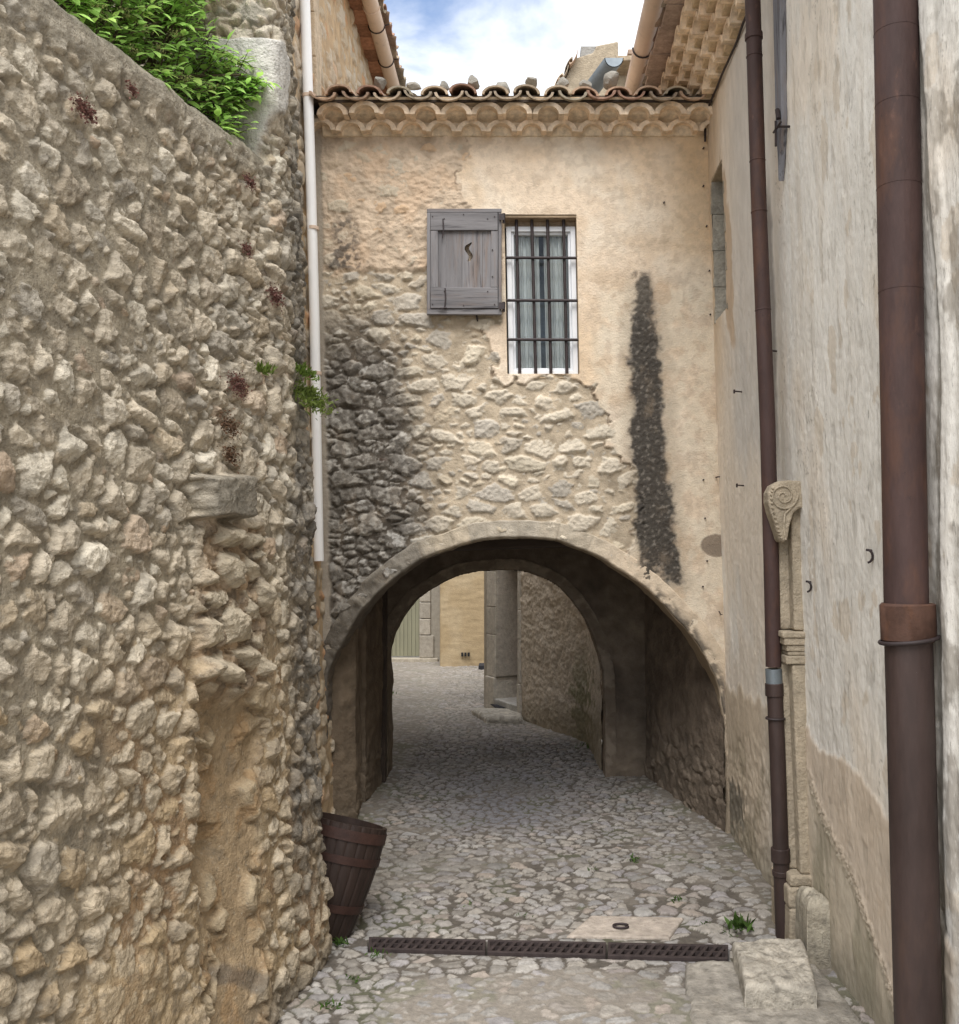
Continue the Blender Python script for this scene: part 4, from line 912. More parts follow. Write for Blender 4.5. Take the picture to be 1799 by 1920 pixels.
# ---- carved door surround
ds = bpy.data.objects.new('door_surround', None); COL.objects.link(ds); ds.parent = rh; ds.location = (-1.46, -4.9, 0)
def stc(k=1.0): q = rng.uniform(0.9, 1.08) * k; return (0.42 * q, 0.355 * q, 0.265 * q)
def smooth_prism(mb, outline, y0, y1, col): mb.prism(outline, y0, y1, col)
YD = 4.885; SD = F / YD
def dx_(px): return (px - CX) / SD
def dz_(py): return CAMZ + (CY - py) / SD
b = MB()
def shaft(py0, py1, xl0, xl1, xm0, xm1, nseg, y0=YD):
    for i in range(nseg):
        a0, a1 = lerp(py0, py1, i / nseg), lerp(py0, py1, (i + 1) / nseg); t0, t1 = i / nseg, (i + 1) / nseg
        za, zb = dz_(a0) - 0.002, dz_(a1) + 0.001
        for (xa0, xa1, yy0, yy1, k) in ((lerp(xl0, xl1, t0), lerp(xl0, xl1, t1), y0 + 0.085, y0 + 0.30, 0.95), (lerp(xm0, xm1, t0), lerp(xm0, xm1, t1), y0, y0 + 0.084, 1.05)):
            V = [(dx_(xa0), yy0, za), (1.56, yy0, za), (1.56, yy1, za), (dx_(xa0), yy1, za), (dx_(xa1), yy0, zb), (1.56, yy0, zb), (1.56, yy1, zb), (dx_(xa1), yy1, zb)]
            b.add(V, [(0, 1, 2, 3), (7, 6, 5, 4), (0, 4, 5, 1), (1, 5, 6, 2), (2, 6, 7, 3), (3, 7, 4, 0)], stc(k))
shaft(945, 1183, 1464, 1469, 1484, 1490, 1); shaft(1246, 1640, 1468, 1484, 1486, 1502, 1)
b.build('shaft', M['stone'], ds, bevel=0.010)
b = MB()   # capital
for (pa, pb, xl, y0) in ((1184, 1196, 1466, YD - 0.02), (1196, 1210, 1470, YD - 0.012), (1210, 1222, 1475, YD - 0.004), (1222, 1230, 1478, YD), (1230, 1246, 1474, YD - 0.006)):
    b.box((dx_(xl), y0, dz_(pb) + 0.0005), (1.56, YD + 0.32, dz_(pa)), stc(0.95))
b.build('capital', M['stone'], ds, bevel=0.007)
b = MB()   # base blocks
for (pa, pb, xl, y0) in ((1640, 1662, 1480, YD - 0.02), (1662, 1700, 1476, YD - 0.03)):
    b.box((dx_(xl), y0, dz_(pb) + 0.0005), (1.56, YD + 0.32, dz_(pa)), stc(0.9), jit=0.002, rng=rng)
b.box((dx_(1478), YD - 0.036, -0.03), (1.56, YD + 0.32, dz_(1700)), stc(0.85), jit=0.004, rng=rng)
b.build('base', M['stone'], ds, bevel=0.012)
# volute console
YC = YD - 0.05; SCs = F / YC
def cx_(px): return (px - CX) / SCs
def cz_(py): return CAMZ + (CY - py) / SCs
ol = [(1520, 903), (1480, 900), (1462, 902), (1448, 910), (1441, 924), (1441, 942), (1446, 962), (1453, 982), (1459, 1000), (1463, 1014), (1470, 1018), (1478, 1010), (1482, 985), (1489, 962), (1500, 953), (1520, 952)]
b = MB(); b.prism([(cx_(x), cz_(y)) for x, y in ol], YC, YC + 0.105, stc(1.02)); b.build('console', M['stone'], ds, bevel=0.012)
b = MB(); sp = []
for i in range(40):
    t = i / 39; a = -0.5 + t * 4.1 * math.pi; r = 25 * (1 - t) ** 0.9 + 2.5
    sp.append(V3((cx_(1470 + r * math.cos(a)), YC - 0.002, cz_(930 + r * math.sin(a)))))
b.tube(sp, [0.0062 * (1 - 0.4 * i / 39) for i in range(40)], 8, stc()); b.tube([V3((cx_(1484), YC - 0.002, cz_(952))), V3((cx_(1472), YC - 0.004, cz_(964))), V3((cx_(1470), YC - 0.002, cz_(990))), V3((cx_(1474), YC - .002, cz_(1012)))], 0.005, 8, stc())
for i in range(13):
    t = i / 12; q = np.array([(1447, 915), (1444, 930), (1446, 950), (1452, 972), (1458, 994), (1463, 1008)]); s_ = t * 5; k = min(4, int(s_)); pp = q[k] + (q[k + 1] - q[k]) * (s_ - k)
    b.tube([V3((cx_(pp[0] + 2.5), YC + 0.001, cz_(pp[1]))), V3((cx_(pp[0] + 2.5), YC - 0.009, cz_(pp[1])))], [0.0085, 0.005], 7, stc())
b.build('volute', M['stone'], ds, autos=50)

# ---- downpipes on the right
def vpipe(mb, pts, r, n=20, col=(0.1, 0.1, 0.1)): mb.tube(pts, r, n, col)
dp = thing('downpipe', 'thin rusty brown downpipe with a zinc sleeve, standing beside the carved door surround', 'downpipe', 'brown iron downpipes on the right house', loc=gnd(1468, 1757))
dl = dp.location
def rel(o, t): o.parent = t; o.location = -t.location; return o
YP = 4.98
def pp_(px, py): return at(px, py, YP)
b = MB(); vpipe(b, [pp_(1407, -260), pp_(1412, 0), pp_(1424, 400), pp_(1440, 800), pp_(1447, 1060), pp_(1451, 1250)], 0.040); rel(b.build('pipe', M['rust'], None, autos=40), dp)
b = MB(); vpipe(b, [pp_(1452.5, 1280), pp_(1458, 1400), pp_(1470, 1757)], 0.041); rel(b.build('cast_foot', M['castiron'], None, autos=40), dp)
b = MB(); vpipe(b, [pp_(1451, 1254), pp_(1452.3, 1281)], 0.0425); rel(b.build('zinc_sleeve', M['zinc'], None, autos=40), dp)
for (ya, yb_, r, nm, mt) in ((1281, 1305, 0.047, 'collar', 'castiron'), (1590, 1616, 0.049, 'collar', 'castiron'), (1632, 1642, 0.046, 'collar', 'castiron'), (62, 74, 0.046, 'collar', 'rust'), (104, 107, 0.043, 'collar', 'rust'), (300, 303, 0.042, 'collar', 'rust'), (395, 399, 0.042, 'collar', 'rust'), (580, 583, 0.042, 'collar', 'rust')):
    xx = lambda y: np.interp(y, [0, 400, 800, 1060, 1250, 1757], [1412, 1424, 1440, 1447, 1451, 1470])
    b = MB(); vpipe(b, [pp_(xx(ya), ya), pp_(xx(yb_), yb_)], r); rel(b.build(nm, M[mt], None, autos=40, bevel=0.003), dp)
q = pp_(1454.5, 1347); b = MB(); b.tube([q + V3((0.046 * math.cos(t), 0.046 * math.sin(t), 0)) for t in np.linspace(0, 2 * math.pi, 25)], 0.006, 6); b.tube([q + V3((0.044, 0, 0)), q + V3((0.13, 0, 0))], 0.007, 6); rel(b.build('bracket', M['iron'], None, autos=50), dp)
dp2 = thing('downpipe', 'thick dark brown downpipe with a wide rusty collar and a wire bracket', 'downpipe', 'brown iron downpipes on the right house', loc=V3((1.36, 3.32, 0)))
YQ = 3.32
def qq(px, py): return at(px, py, YQ)
b = MB(); vpipe(b, [qq(1674, -200), qq(1680, 0), qq(1690, 560), qq(1700, 1135)], 0.0735, 32); rel(b.build('pipe', M['rust'], None, autos=40), dp2)
b = MB(); vpipe(b, [qq(1704, 1195), qq(1712, 1500), qq(1722, 1900), qq(1732, 2240)], 0.079, 32); rel(b.build('cast_foot', M['castiron'], None, autos=40), dp2)
b = MB(); b.tube([qq(1702, 1131), qq(1702, 1134), qq(1704.5, 1198), qq(1704.6, 1203)], [0.0845, 0.0915, 0.0915, 0.084], 32); rel(b.build('collar', M['rustcollar'], None, autos=40), dp2)
for y in (60, 195, 350, 545):
    b = MB(); xx = np.interp(y, [0, 560, 1135], [1680, 1690, 1700]); b.tube([qq(xx, y), qq(xx, y + 2)], 0.0745, 32); rel(b.build('seam', M['rust'], None, autos=40), dp2)
q = qq(1704.8, 1203); b = MB()
ring = [q + V3((0.094 * math.cos(t), 0.092 * math.sin(t), 0.006 + 0.012 * math.cos(t) * (1 if t < 8 else 0))) for t in np.linspace(0.35, 2 * math.pi - 0.25, 36)]
b.tube([q + V3((0.15, 0.03, 0.02))] + ring + [q + V3((0.16, -0.02, 0.022))], 0.0075, 8); b.tube([q + V3((0.12, 0.005, 0.005)), q + V3((0.125, 0.005, 0.075))], 0.007, 6); rel(b.build('bracket', M['iron'], None, autos=60), dp2)
# thin conduit at the foot of the wall
pts_c = [(1546, 1735), (1549, 1790), (1552, 1830), (1556, 1920), (1562, 2050)]
b = MB(); b.tube([wl(x, y, 0.014) for x, y in pts_c], 0.011, 8); o = b.build('conduit', M['iron'], None, autos=50); tag(o, 'thin dark conduit rising from the foot of the streaked plaster wall', 'conduit')

# ---- step, slab, cover, drain
def blockmesh(name, outline, z0, z1, m, col, rnd=0.03, seed=3, amp=0.008, n=(46, 46), parent=None, mott=0.25):
    """a worn stone slab over a four cornered plan, its arrises rounded and its faces uneven"""
    a, bq, c, d = [np.array(q, float) for q in outline]
    nu, nv = n; prof = []
    k = 6
    ed = [(-1, 0.0)] + [(t, 0) for t in []]
    q_ = 7
    us = np.r_[[0] * q_, np.linspace(0, 1, nu), [1] * q_]; vs_ = np.r_[[0] * q_, np.linspace(0, 1, nv), [1] * q_]
    Ug, Vg = np.meshgrid(us, vs_)
    XY = (a[None, None] * ((1 - Ug) * (1 - Vg))[..., None] + bq * (Ug * (1 - Vg))[..., None] + c * (Ug * Vg)[..., None] + d * ((1 - Ug) * Vg)[..., None])
    w_ = np.linalg.norm(bq - a); h_ = np.linalg.norm(d - a)
    dist = np.minimum(np.minimum(Ug, 1 - Ug) * w_, np.minimum(Vg, 1 - Vg) * h_)
    rr = np.clip(dist / rnd, 0, 1); Z = z1 - rnd * (1 - np.sqrt(1 - (1 - rr) ** 2))
    Z = Z + amp * (fbm(XY[..., 0] * 6, XY[..., 1] * 6, seed, 4) + 0.5 * fbm(XY[..., 0] * 25, XY[..., 1] * 25, seed + 2, 3)) * np.clip(dist / 0.02, 0, 1)
    J, I = np.indices(Ug.shape); lay = np.minimum(np.minimum(J, I), np.minimum(Ug.shape[0] - 1 - J, Ug.shape[1] - 1 - I))
    Z = np.where(lay < q_, lerp(z0, z1 - rnd, np.clip(lay / q_, 0, 1)), Z)
    cen = 0.25 * (a + bq + c + d)
    ns = fbm(XY[..., 0] * 7 + Z * 3, XY[..., 1] * 7 - Z * 9, seed + 5, 4)
    wob = 1 + 0.035 * ns * np.clip(amp / 0.008, 0, 1.3)
    XYw = cen + (XY - cen) * wob[..., None]
    qx_, qy_ = XY[..., 0] + 0.7 * Z, XY[..., 1] + 1.1 * Z
    n1 = fbm(qx_ * 4, qy_ * 4, seed + 9, 4); n2 = fbm(qx_ * 16, qy_ * 16, seed + 11, 4)
    C_ = full(Ug.shape, col) * (1 + mott * (n1 + n2))[..., None]; C_ = mixc(C_, (0.12, 0.11, 0.09), 2 * mott * ss(0.25, 0.55, fbm(qx_ * 24, qy_ * 24, seed + 13, 4)))
    return grid_obj(name, np.dstack([XYw, Z]), C_, m, parent)
SB = blockmesh('stone_step', [gnd(1398, 1846, 0.125)[:2], gnd(1534, 1850, 0.125)[:2], gnd(1506, 1759, 0.125)[:2], gnd(1376, 1764, 0.125)[:2]], 0.0, 0.128, M['stone'], (0.40, 0.365, 0.305), rnd=0.022, seed=21, amp=0.014, n=(70, 70))
tag(SB, 'worn pale stone step block at the end of the drain grating', 'step')
SB2 = blockmesh('paving_slab', [gnd(1300, 1960)[:2], (1.46, 3.85), (1.42, 4.70), gnd(1283, 1812)[:2]], -0.05, 0.024, M['stone'], (0.30, 0.275, 0.235), rnd=0.02, seed=25, amp=0.008)
tag(SB2, 'large flat weathered slab lying under the stone step', 'paving slab')
SC = blockmesh('kerb_stone', [(1.375, 4.60), (1.50, 4.59), (1.50, 4.82), (1.385, 4.83)], -0.02, 0.33, M['stone'], (0.35, 0.315, 0.25), rnd=0.06, seed=27, amp=0.02, n=(30, 30))
tag(SC, 'upright rounded guard stone between the step and the small downpipe', 'guard stone')
cv = thing('access_cover', 'pinkish concrete access cover with an iron lifting ring set in the cobbles', 'cover', loc=(SL[0] + SL[2]) / 2)
o = blockmesh('slab', [SL[3][:2], SL[2][:2], SL[1][:2], SL[0][:2]], -0.03, 0.008, M['stone'], (0.40, 0.345, 0.29), rnd=0.006, seed=31, amp=0.002, mott=0.10); rel(o, cv)
q = gnd(1165, 1742) + V3((0, 0, 0.014)); b = MB(); b.tube([q + V3((0.04 * math.cos(t), 0.028 * math.sin(t), 0.002)) for t in np.linspace(0.4, 5.9, 18)], 0.007, 8); rel(b.build('lifting_ring', M['iron'], None, autos=60), cv)
ux = (DB - DA); wv = (DD - DA)
gl = ['rusty slotted drain grate nearest the barrel', 'rusty slotted drain grate between the two others, in mid lane', 'rusty slotted drain grate nearest the stone step block']
for k in range(3):
    a0, a1 = k / 3 + 0.003, (k + 1) / 3 - 0.003
    def dpnt(s, t, z=0.0): return DA.lerp(DB, s).lerp(DD.lerp(DC, s), t) + V3((0, 0, z))
    t_ = thing('drain_grate', gl[k], 'drain grate', 'iron gratings of the drain across the lane', loc=dpnt((a0 + a1) / 2, 0.5))
    def pris(mb, s0, t0, s1, t1, sh0, sh1, zt=0.012, zb=-0.022):
        V = [dpnt(s0 , t0, zb), dpnt(s1, t0, zb), dpnt(s1 + sh1, t1, zb), dpnt(s0 + sh1, t1, zb), dpnt(s0, t0, zt), dpnt(s1, t0, zt), dpnt(s1 + sh1, t1, zt), dpnt(s0 + sh1, t1, zt)]
        mb.add(V, [(0, 1, 2, 3), (7, 6, 5, 4), (0, 4, 5, 1), (1, 5, 6, 2), (2, 6, 7, 3), (3, 7, 4, 0)])
    b = MB(); pris(b, a0, 0.0, a1, 0.13, 0, 0); pris(b, a0, 0.87, a1, 1.0, 0, 0); pris(b, a0, 0.13, a0 + 0.008, 0.87, 0, 0); pris(b, a1 - 0.008, 0.13, a1, 0.87, 0, 0)
    rel(b.build('frame', M['grate'], None, bevel=0.002), t_)
    b = MB(); pris(b, a0 + 0.008, 0.47, a1 - 0.008, 0.53, 0, 0, 0.0105, -0.02)
    nb = 13
    for i in range(nb):
        s = lerp(a0 + 0.012, a1 - 0.026, i / (nb - 1)); 
        for (t0, t1) in ((0.13, 0.47), (0.53, 0.87)):
            sh = -0.0105; base = s + 0.012 + (0 if t0 < 0.3 else -0.0125)
            pris(b, base, t0, base + 0.0095, t1, 0, sh, 0.010, -0.018)
    rel(b.build('slat', M['grate'], None), t_)

# ---- barrel
bl = thing('barrel', 'dark wooden half barrel tilted against the rubble stone corner', 'barrel', loc=(-1.06, 5.02, 0.0))
tilt = Matrix.Rotation(math.radians(13), 3, 'Y') @ Matrix.Rotation(math.radians(-12.5), 3, 'X')
Hb = 0.58
def brad(t): return 0.166 + 0.066 * math.sin(min(1, t * 1.05) * math.pi / 2) - 0.008 * t * t
bpv = V3((-1.06, 5.02, 0.008))
b = MB(); nst = 24; per = 6; V = []; Fc = []; nl = 14
for j in range(nl + 1):
    t = j / nl
    for k in range(nst * per):
        fr = (k % per) / per; groove = 0.0045 if k % per == 0 else 0.0
        a = 2 * math.pi * k / (nst * per); r = brad(t) - groove; V.append(bpv + tilt @ V3((r * math.cos(a), r * math.sin(a), t * Hb)))
n_ = nst * per
for j in range(nl):
    for k in range(n_): Fc.append((j * n_ + k, j * n_ + (k + 1) % n_, (j + 1) * n_ + (k + 1) % n_, (j + 1) * n_ + k))
# rim and inside
base_i = len(V)
for (dr, z) in ((0.022, Hb), (0.024, Hb - 0.09)):
    for k in range(n_):
        a = 2 * math.pi * k / n_; r = brad(1.0) - dr; V.append(bpv + tilt @ V3((r * math.cos(a), r * math.sin(a), z)))
for k in range(n_):
    k2 = (k + 1) % n_
    Fc.append((nl * n_ + k, nl * n_ + k2, base_i + k2, base_i + k)); Fc.append((base_i + k, base_i + k2, base_i + n_ + k2, base_i + n_ + k))
b.add(V, Fc, (0.028, 0.017, 0.013)); Vn = [((0.055, 0.034, 0.026) if True else 0)]
rel(b.build('staves', M['barrel'], None, autos=45), bl)
b = MB(); ring_v = [bpv + tilt @ V3(((brad(1) - .023) * math.cos(2 * math.pi * k / 40), (brad(1) - .023) * math.sin(2 * math.pi * k / 40), Hb - 0.085)) for k in range(40)]; b.add(ring_v, [tuple(range(40))]); rel(b.build('soil', M['soil'], None), bl)
for (t0, t1) in ((0.86, 0.955), (0.66, 0.73), (0.24, 0.31)):
    b = MB(); V = []; Fc = []; m_ = 64
    for (t, dr) in ((t0, 0.001), (t0, 0.006), (t1, 0.006), (t1, 0.001)):
        for k in range(m_): a = 2 * math.pi * k / m_; r = brad(t) + dr; V.append(bpv + tilt @ V3((r * math.cos(a), r * math.sin(a), t * Hb)))
    for j in range(3):
        for k in range(m_): Fc.append((j * m_ + k, j * m_ + (k + 1) % m_, (j + 1) * m_ + (k + 1) % m_, (j + 1) * m_ + k))
    b.add(V, Fc, (0.1, 0.04, 0.03)); rel(b.build('hoop', M['hoop'], None, autos=40), bl)

# ================================================================== LEFT: garden wall, corner house, far house
def glx(y, z): return -2.20 + 0.27 * y - 0.036 * z
WTOP = 3.72
def left_stone(u, v, px, py, greyer):
    n1 = fbm(u * 1.6, v * 1.6, 601, 4); n2 = fbm(u * 6, v * 6, 605, 4); n3 = fbm(u * 20, v * 20, 609, 4)
    s, e, r = chips(u, v, 0.118, 0.100, 61, warp=0.18, bulge=0.038, size=1.92, slope=2.8, tilt=0.34, gap=0.010, rough=0.11, wmax=0.42, jit=1.0)
    sb, eb, rb = chips(u + 3, v + 5, 0.064, 0.056, 67, warp=0.16, bulge=0.032, size=1.45, slope=2.2, tilt=0.45, gap=0.006, rough=0.11)
    cover = ss(420, -60, 0.9 * px - 0.25 * (800 - py)) * ss(950, 500, py)               # top left: mortar laid over the stones
    tight = ss(330, 420, px + 40 * n1) * ss(1050, 850, py)
    mort = 0.009 + 0.004 * n2 + 0.003 * n1 + 0.007 * cover + 0.0022 * n3 - 0.005 * tight
    sb = sb + mort * 0.5 - 0.005 + 0.004 * tight
    low = ss(1000, 1500, py + 0.15 * px + 80 * n1) 
    tight = ss(330, 420, px + 40 * n1) * ss(1050, 850, py); sb = sb + mort * 0.8 - 0.018 + 0.012 * tight; mort = mort - 0.006 * tight
    rr = lambda k: np.where(s > sb, r(k), rb(k))
    st = np.maximum(s, sb); h = np.maximum(st, mort); mk = ss(-0.001, 0.0025, st - mort)
    base = full(u.shape, (0.55, 0.475, 0.365)); base = mixc(base, (0.66, 0.595, 0.48), ss(0.45, 0.9, rr(31)))
    base = mixc(base, (0.37, 0.335, 0.28), ss(0.6, 0.95, rr(32)) * 0.7); base = mixc(base, (0.45, 0.335, 0.20), ss(0.7, 0.95, rr(33)) * 0.8 * (0.4 + 0.6 * low))
    base = mixc(base, (0.44, 0.31, 0.21), ss(0.93, 0.97, rr(34)) * 0.6)
    base = base * (0.85 + 0.3 * rr(35))[..., None]
    ochre = low * ss(100, 330, px + 60 * n1 + 0.25 * (py - 1500)); mc = mixc(full(u.shape, (0.325, 0.278, 0.205)), (0.36, 0.265, 0.155), ochre * 0.9); mc = mixc(mc, (0.36, 0.312, 0.235), 0.9 * cover); base = mixc(base, (0.40, 0.295, 0.17), low * 0.25 + 0.25 * ochre)
    mc = mc * (1 + 0.25 * n2)[..., None]
    mc = mixc(mc, (0.33, 0.20, 0.11), 0.5 * ss(0.2, 0.5, n1) * ochre)
    col = mc * (1 - mk[..., None]) + base * mk[..., None]
    lich = ss(0.15, 0.5, fbm(u * 9, v * 9, 621, 4) + 0.15 * greyer)
    col = mixc(col, (0.145, 0.13, 0.11), lich * (0.22 + 0.5 * greyer))
    return h, col * 0.86, n1, n2, n3, mk
def garden_fn(u, v, X, Y, Z, px, py):
    h, col, n1, n2, n3, mk = left_stone(Y * 1.036, v, px, py, 0 * u)
    # the ragged end of the wall: a dark cement lump, torn stones under it, then an ochre hollow
    qx = px + 12 * n1 + 8 * n2 + 4 * n3
    lob, le, lr = rubble(Y, v, 0.16, 0.15, 691, warp=0.30, bulge=0.070, facet=0.40, gap=0.10, edge=0.25, rough=0.05, wmax=0.45)
    lob = lob * ss(-0.1, 0.25, fbm(Y * 4, v * 3, 695, 2) + 0.08)
    lumpm = ss(6, -6, np.abs(qx - 392) - 44) * ss(6, -6, np.abs(py + 6 * n2 - 932) - 40)
    h = lerp(h, 0.125 + 0.012 * n2 + 0.01 * n1, lumpm); col = mixc(col, (0.165, 0.148, 0.118), lumpm * 0.85)
    torn = ss(352, 372, qx) * ss(498, 470, qx) * ss(970, 1000, py) * ss(1340, 1260, py + 30 * n1)
    big, _b, rb_ = chips(Y + 1.3, v + 0.4, 0.19, 0.125, 631, warp=0.15, bulge=0.075, size=1.7, slope=2.6, tilt=0.35, gap=0.016, rough=0.07, wmax=0.3)
    bg_ = torn * ss(0.0, 0.012, big); h = np.where(bg_ > 0.02, lerp(h, 0.035 + big, torn), h + 0.012 * torn); col = mixc(col, (0.45, 0.385, 0.285), bg_ * 0.85); col = mixc(col, (0.34, 0.225, 0.13), torn * 0.6 * (1 - bg_)); col = mixc(col, (0.13, 0.105, 0.078), torn * (1 - bg_) * ss(0.0, 0.3, n2) * .7)
    hol = ss(348, 366, qx - 10 * ss(1500, 1900, py)) * ss(505, 470, px + 10 * n2) * ss(1270, 1330, py + 40 * n1)
    step = ss(1545, 1555, py + 8 * n2) * ss(1640, 1575, py) * ss(440, 400, qx)
    hh = -0.050 + 0.80 * np.maximum(lob, 0) + 0.018 * n1 + 0.006 * n2 - 0.06 * step + 0.05 * ss(1500, 1900, py) + 0.03 * ss(380, 470, px)
    h = lerp(h, hh, hol); oc = mixc(full(u.shape, (0.33, 0.245, 0.15)), (0.39, 0.315, 0.21), ss(0.01, 0.05, lob) * 0.8); oc = mixc(oc, (0.33, 0.225, 0.125), ss(0.1, 0.45, n2))
    col = col * (1 - hol[..., None]) + oc * hol[..., None]
    col = mixc(col, (0.10, 0.09, 0.08), 0.6 * ss(1.0, 0.5, np.hypot((px - 430) / 60, (py - 1830) / 26) + .4 * n2) * hol)
    edge_ = ss(300, 345, qx) * ss(366, 352, qx) * ss(1270, 1330, py); h = h + 0.028 * edge_
    # plastered foot
    ft = ss(1760, 1880, py + 0.05 * px + 60 * n1 + 25 * n2) * ss(60, 200, px + 60 * n1) * 0.7 * ss(365, 340, px); h = lerp(h, 0.055 + 0.03 * n1 + 0.012 * n2, ft * 0.85); col = mixc(col, (0.365, 0.275, 0.165), ft * 0.8)
    col = mixc(col, (0.17, 0.15, 0.12), 0.7 * ss(0.20, 0.0, v + 0.08 * n2)); h = h + 0.03 * ss(0.5, 0.0, v)
    # top: mortar capping
    cap = ss(WTOP - 0.11, WTOP - 0.03, v + 0.05 * n1 + .03 * n2); h = lerp(h, 0.040 + 0.012 * n2, cap * 0.8); col = mixc(col, (0.31, 0.275, 0.215), cap * 0.8)
    return h, col
def garden_wall():
    yy, u = resample([(2.1, 0), (4.32, 0)], 0.0045); yy = yy[:, 0]
    vv = np.linspace(-0.06, WTOP, int(3.78 / 0.005)); ncap = 30
    U, Vv = np.meshgrid(yy, np.r_[vv, np.full(ncap, WTOP)])
    X = glx(U, Vv); nn = np.array([1, -0.27]) / math.hypot(1, 0.27)
    h, c = garden_fn(U, Vv, X, U, Vv, PX(X, U), PY(U, Vv))
    P = np.stack([X + nn[0] * h, U + nn[1] * h, Vv], -1)
    for k in range(ncap):       # roll over the top and go back
        row = len(vv) + k; t = (k + 1) / ncap; a = min(t / 0.3, 1) * math.pi / 2; back = 0.05 * (1 - math.cos(a)) + max(0, t - 0.3) * 0.62
        up = 0.05 * math.sin(a); hh = h[len(vv) - 1]
        nzb = 0.02 * fbm(yy * 5, 0 * yy + t * 4, 641, 4)
        P[row, :, 0] = X[len(vv) - 1] + nn[0] * (hh - back); P[row, :, 1] = yy + nn[1] * (hh - back); P[row, :, 2] = WTOP + up + nzb * min(1, t * 3)
        c[row] = mixc(full(yy.shape, (0.31, 0.275, 0.215)), (0.23, 0.205, 0.16), ss(-.1, .4, fbm(yy * 6, 0 * yy + t * 5, 645, 4)))
    return grid_obj('garden_wall', P, c, M['rubble'], flip=False)
tag(garden_wall(), 'high rubble stone garden wall with a mortar capping under the green shrub', 'wall')
def corner_fn(u, v, X, Y, Z, px, py):
    h, col, n1, n2, n3, mk = left_stone(u + 4.3, v, px, py, ss(515, 560, px) * ss(1750, 1450, py))
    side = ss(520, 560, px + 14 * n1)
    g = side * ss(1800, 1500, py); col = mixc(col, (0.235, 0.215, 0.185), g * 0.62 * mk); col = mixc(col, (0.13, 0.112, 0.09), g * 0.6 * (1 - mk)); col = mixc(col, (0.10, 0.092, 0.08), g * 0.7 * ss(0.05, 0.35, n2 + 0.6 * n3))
    # cement patch on the gable end
    pl = poly_sd(px + 10 * n2, py + 10 * n1, [(300, 78), (440, 80), (522, 75), (530, 140), (520, 200), (500, 250), (470, 330), (300, 330)]); pm = ss(-4, 4, pl) * (1 - ss(528, 540, px))
    h = lerp(h, 0.05 + 0.006 * n1, pm * 0.95); col = mixc(col, (0.56, 0.54, 0.50), pm * 0.9); col = mixc(col, (0.33, 0.30, 0.25), pm * ss(200, 310, py) * 0.6)
    col = mixc(col, (0.17, 0.15, 0.12), 0.6 * ss(0.18, 0.0, v)); h = h + 0.025 * ss(0.5, 0, v) + 0.02 * n1 * side
    return h, col
def corner_lean(U, Vv, Y): return np.where(Y < 4.30, -0.006, -0.006 - np.clip((Y - 4.30) / 0.46, 0, 1) * 0.032) * Vv
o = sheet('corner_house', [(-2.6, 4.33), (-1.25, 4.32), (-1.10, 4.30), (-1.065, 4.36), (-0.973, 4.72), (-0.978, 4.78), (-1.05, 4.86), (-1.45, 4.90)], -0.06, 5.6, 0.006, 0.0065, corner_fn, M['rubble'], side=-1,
          lean=corner_lean, smoothc=2); tag(o, 'stone gable corner with grey cement patch rising behind the garden wall beside the white downpipe', 'house')
# far left house: runs behind the corner and past the bridge
lh = thing('stone_house', 'tall ochre stone house behind the white downpipe, with tiled eaves and a cream gutter', 'house', loc=(-1.5, 7.5, 0))
def lp(o): o.parent = lh; o.location = -lh.location; return o
def lh_fn(u, v, X, Y, Z, px, py):
    n1 = fbm(u * 2, v * 2, 701, 4); n2 = fbm(u * 8, v * 8, 705, 4)
    s, e, r = rubble(u, v, 0.20, 0.11, 71, bulge=0.03, facet=0.5, gap=0.07); mort = 0.011 + 0.004 * n2
    h = np.maximum(s, mort); mk = ss(-0.001, 0.004, s - mort)
    base = mixc(full(u.shape, (0.46, 0.375, 0.265)), (0.50, 0.44, 0.35), r(31)); base = mixc(base, (0.50, 0.30, 0.17), ss(.8, .95, r(32)))
    mc = full(u.shape, (0.45, 0.335, 0.21)) * (1 + .2 * n2)[..., None]
    col = mc * (1 - mk[..., None]) + base * mk[..., None]
    col = mixc(col, (0.17, 0.15, 0.125), 0.7 * ss(0.1, 0.4, n1) * ss(6.9, 6.5, Y)); return h, col
o = sheet('wall', [(0, 4.88), (0, 12.0)], 0, 7.05, 0.013, 0.013, lh_fn, M['facade'], side=-1, lean=lambda U, Vv, Y: lwx(Vv) - 0.42 * np.clip(Y - 8.9, 0, 5) * ss(4.8, 3.4, Vv)); lp(o)
b = MB()
for k in range(5):
    za = 5.3 + k * 0.33; b.box((lwx(za) - 0.1, 7.02, za), (lwx(za) + 0.040, 7.20 + 0.05 * (k % 2), za + 0.322), (0.55, 0.45, 0.33), jit=0.004, rng=rng)
lp(b.build('stone_jamb', M['stone'], None, bevel=0.008))
b = MB(); OL = V3((lwx(7.0), 5.6, 0)); AL = V3((0, 1, 0)); DL = V3((1, 0, 0))
for i in range(28): slab(b, OL + AL * (0.02 + i * 0.232), AL, DL, 0.228, -0.3, 0.155 + 0.008 * (i % 2), 7.0 + 0.003 * (i % 2), 7.03, tuple(np.array((0.36, 0.19, 0.12)) * rng.uniform(0.7, 1.2)))
lp(b.build('eaves_board', M['tile'], None))
b = MB(); rooft(b, OL + AL * 6.5 + DL * 0.32 + V3((0, 0, 7.04)), -AL, V3((-1, 0, 0)), 31, 0.21, 3, 0.42, 0.30, seed=19); lp(b.build('roof', M['tile'], None, autos=40))
halfgutter('gutter', V3((lwx(7.0) + 0.215, 5.6, 7.0)), V3((lwx(7.0) + 0.215, 12.0, 7.0)), 0.072, 'cream', lp, 10)
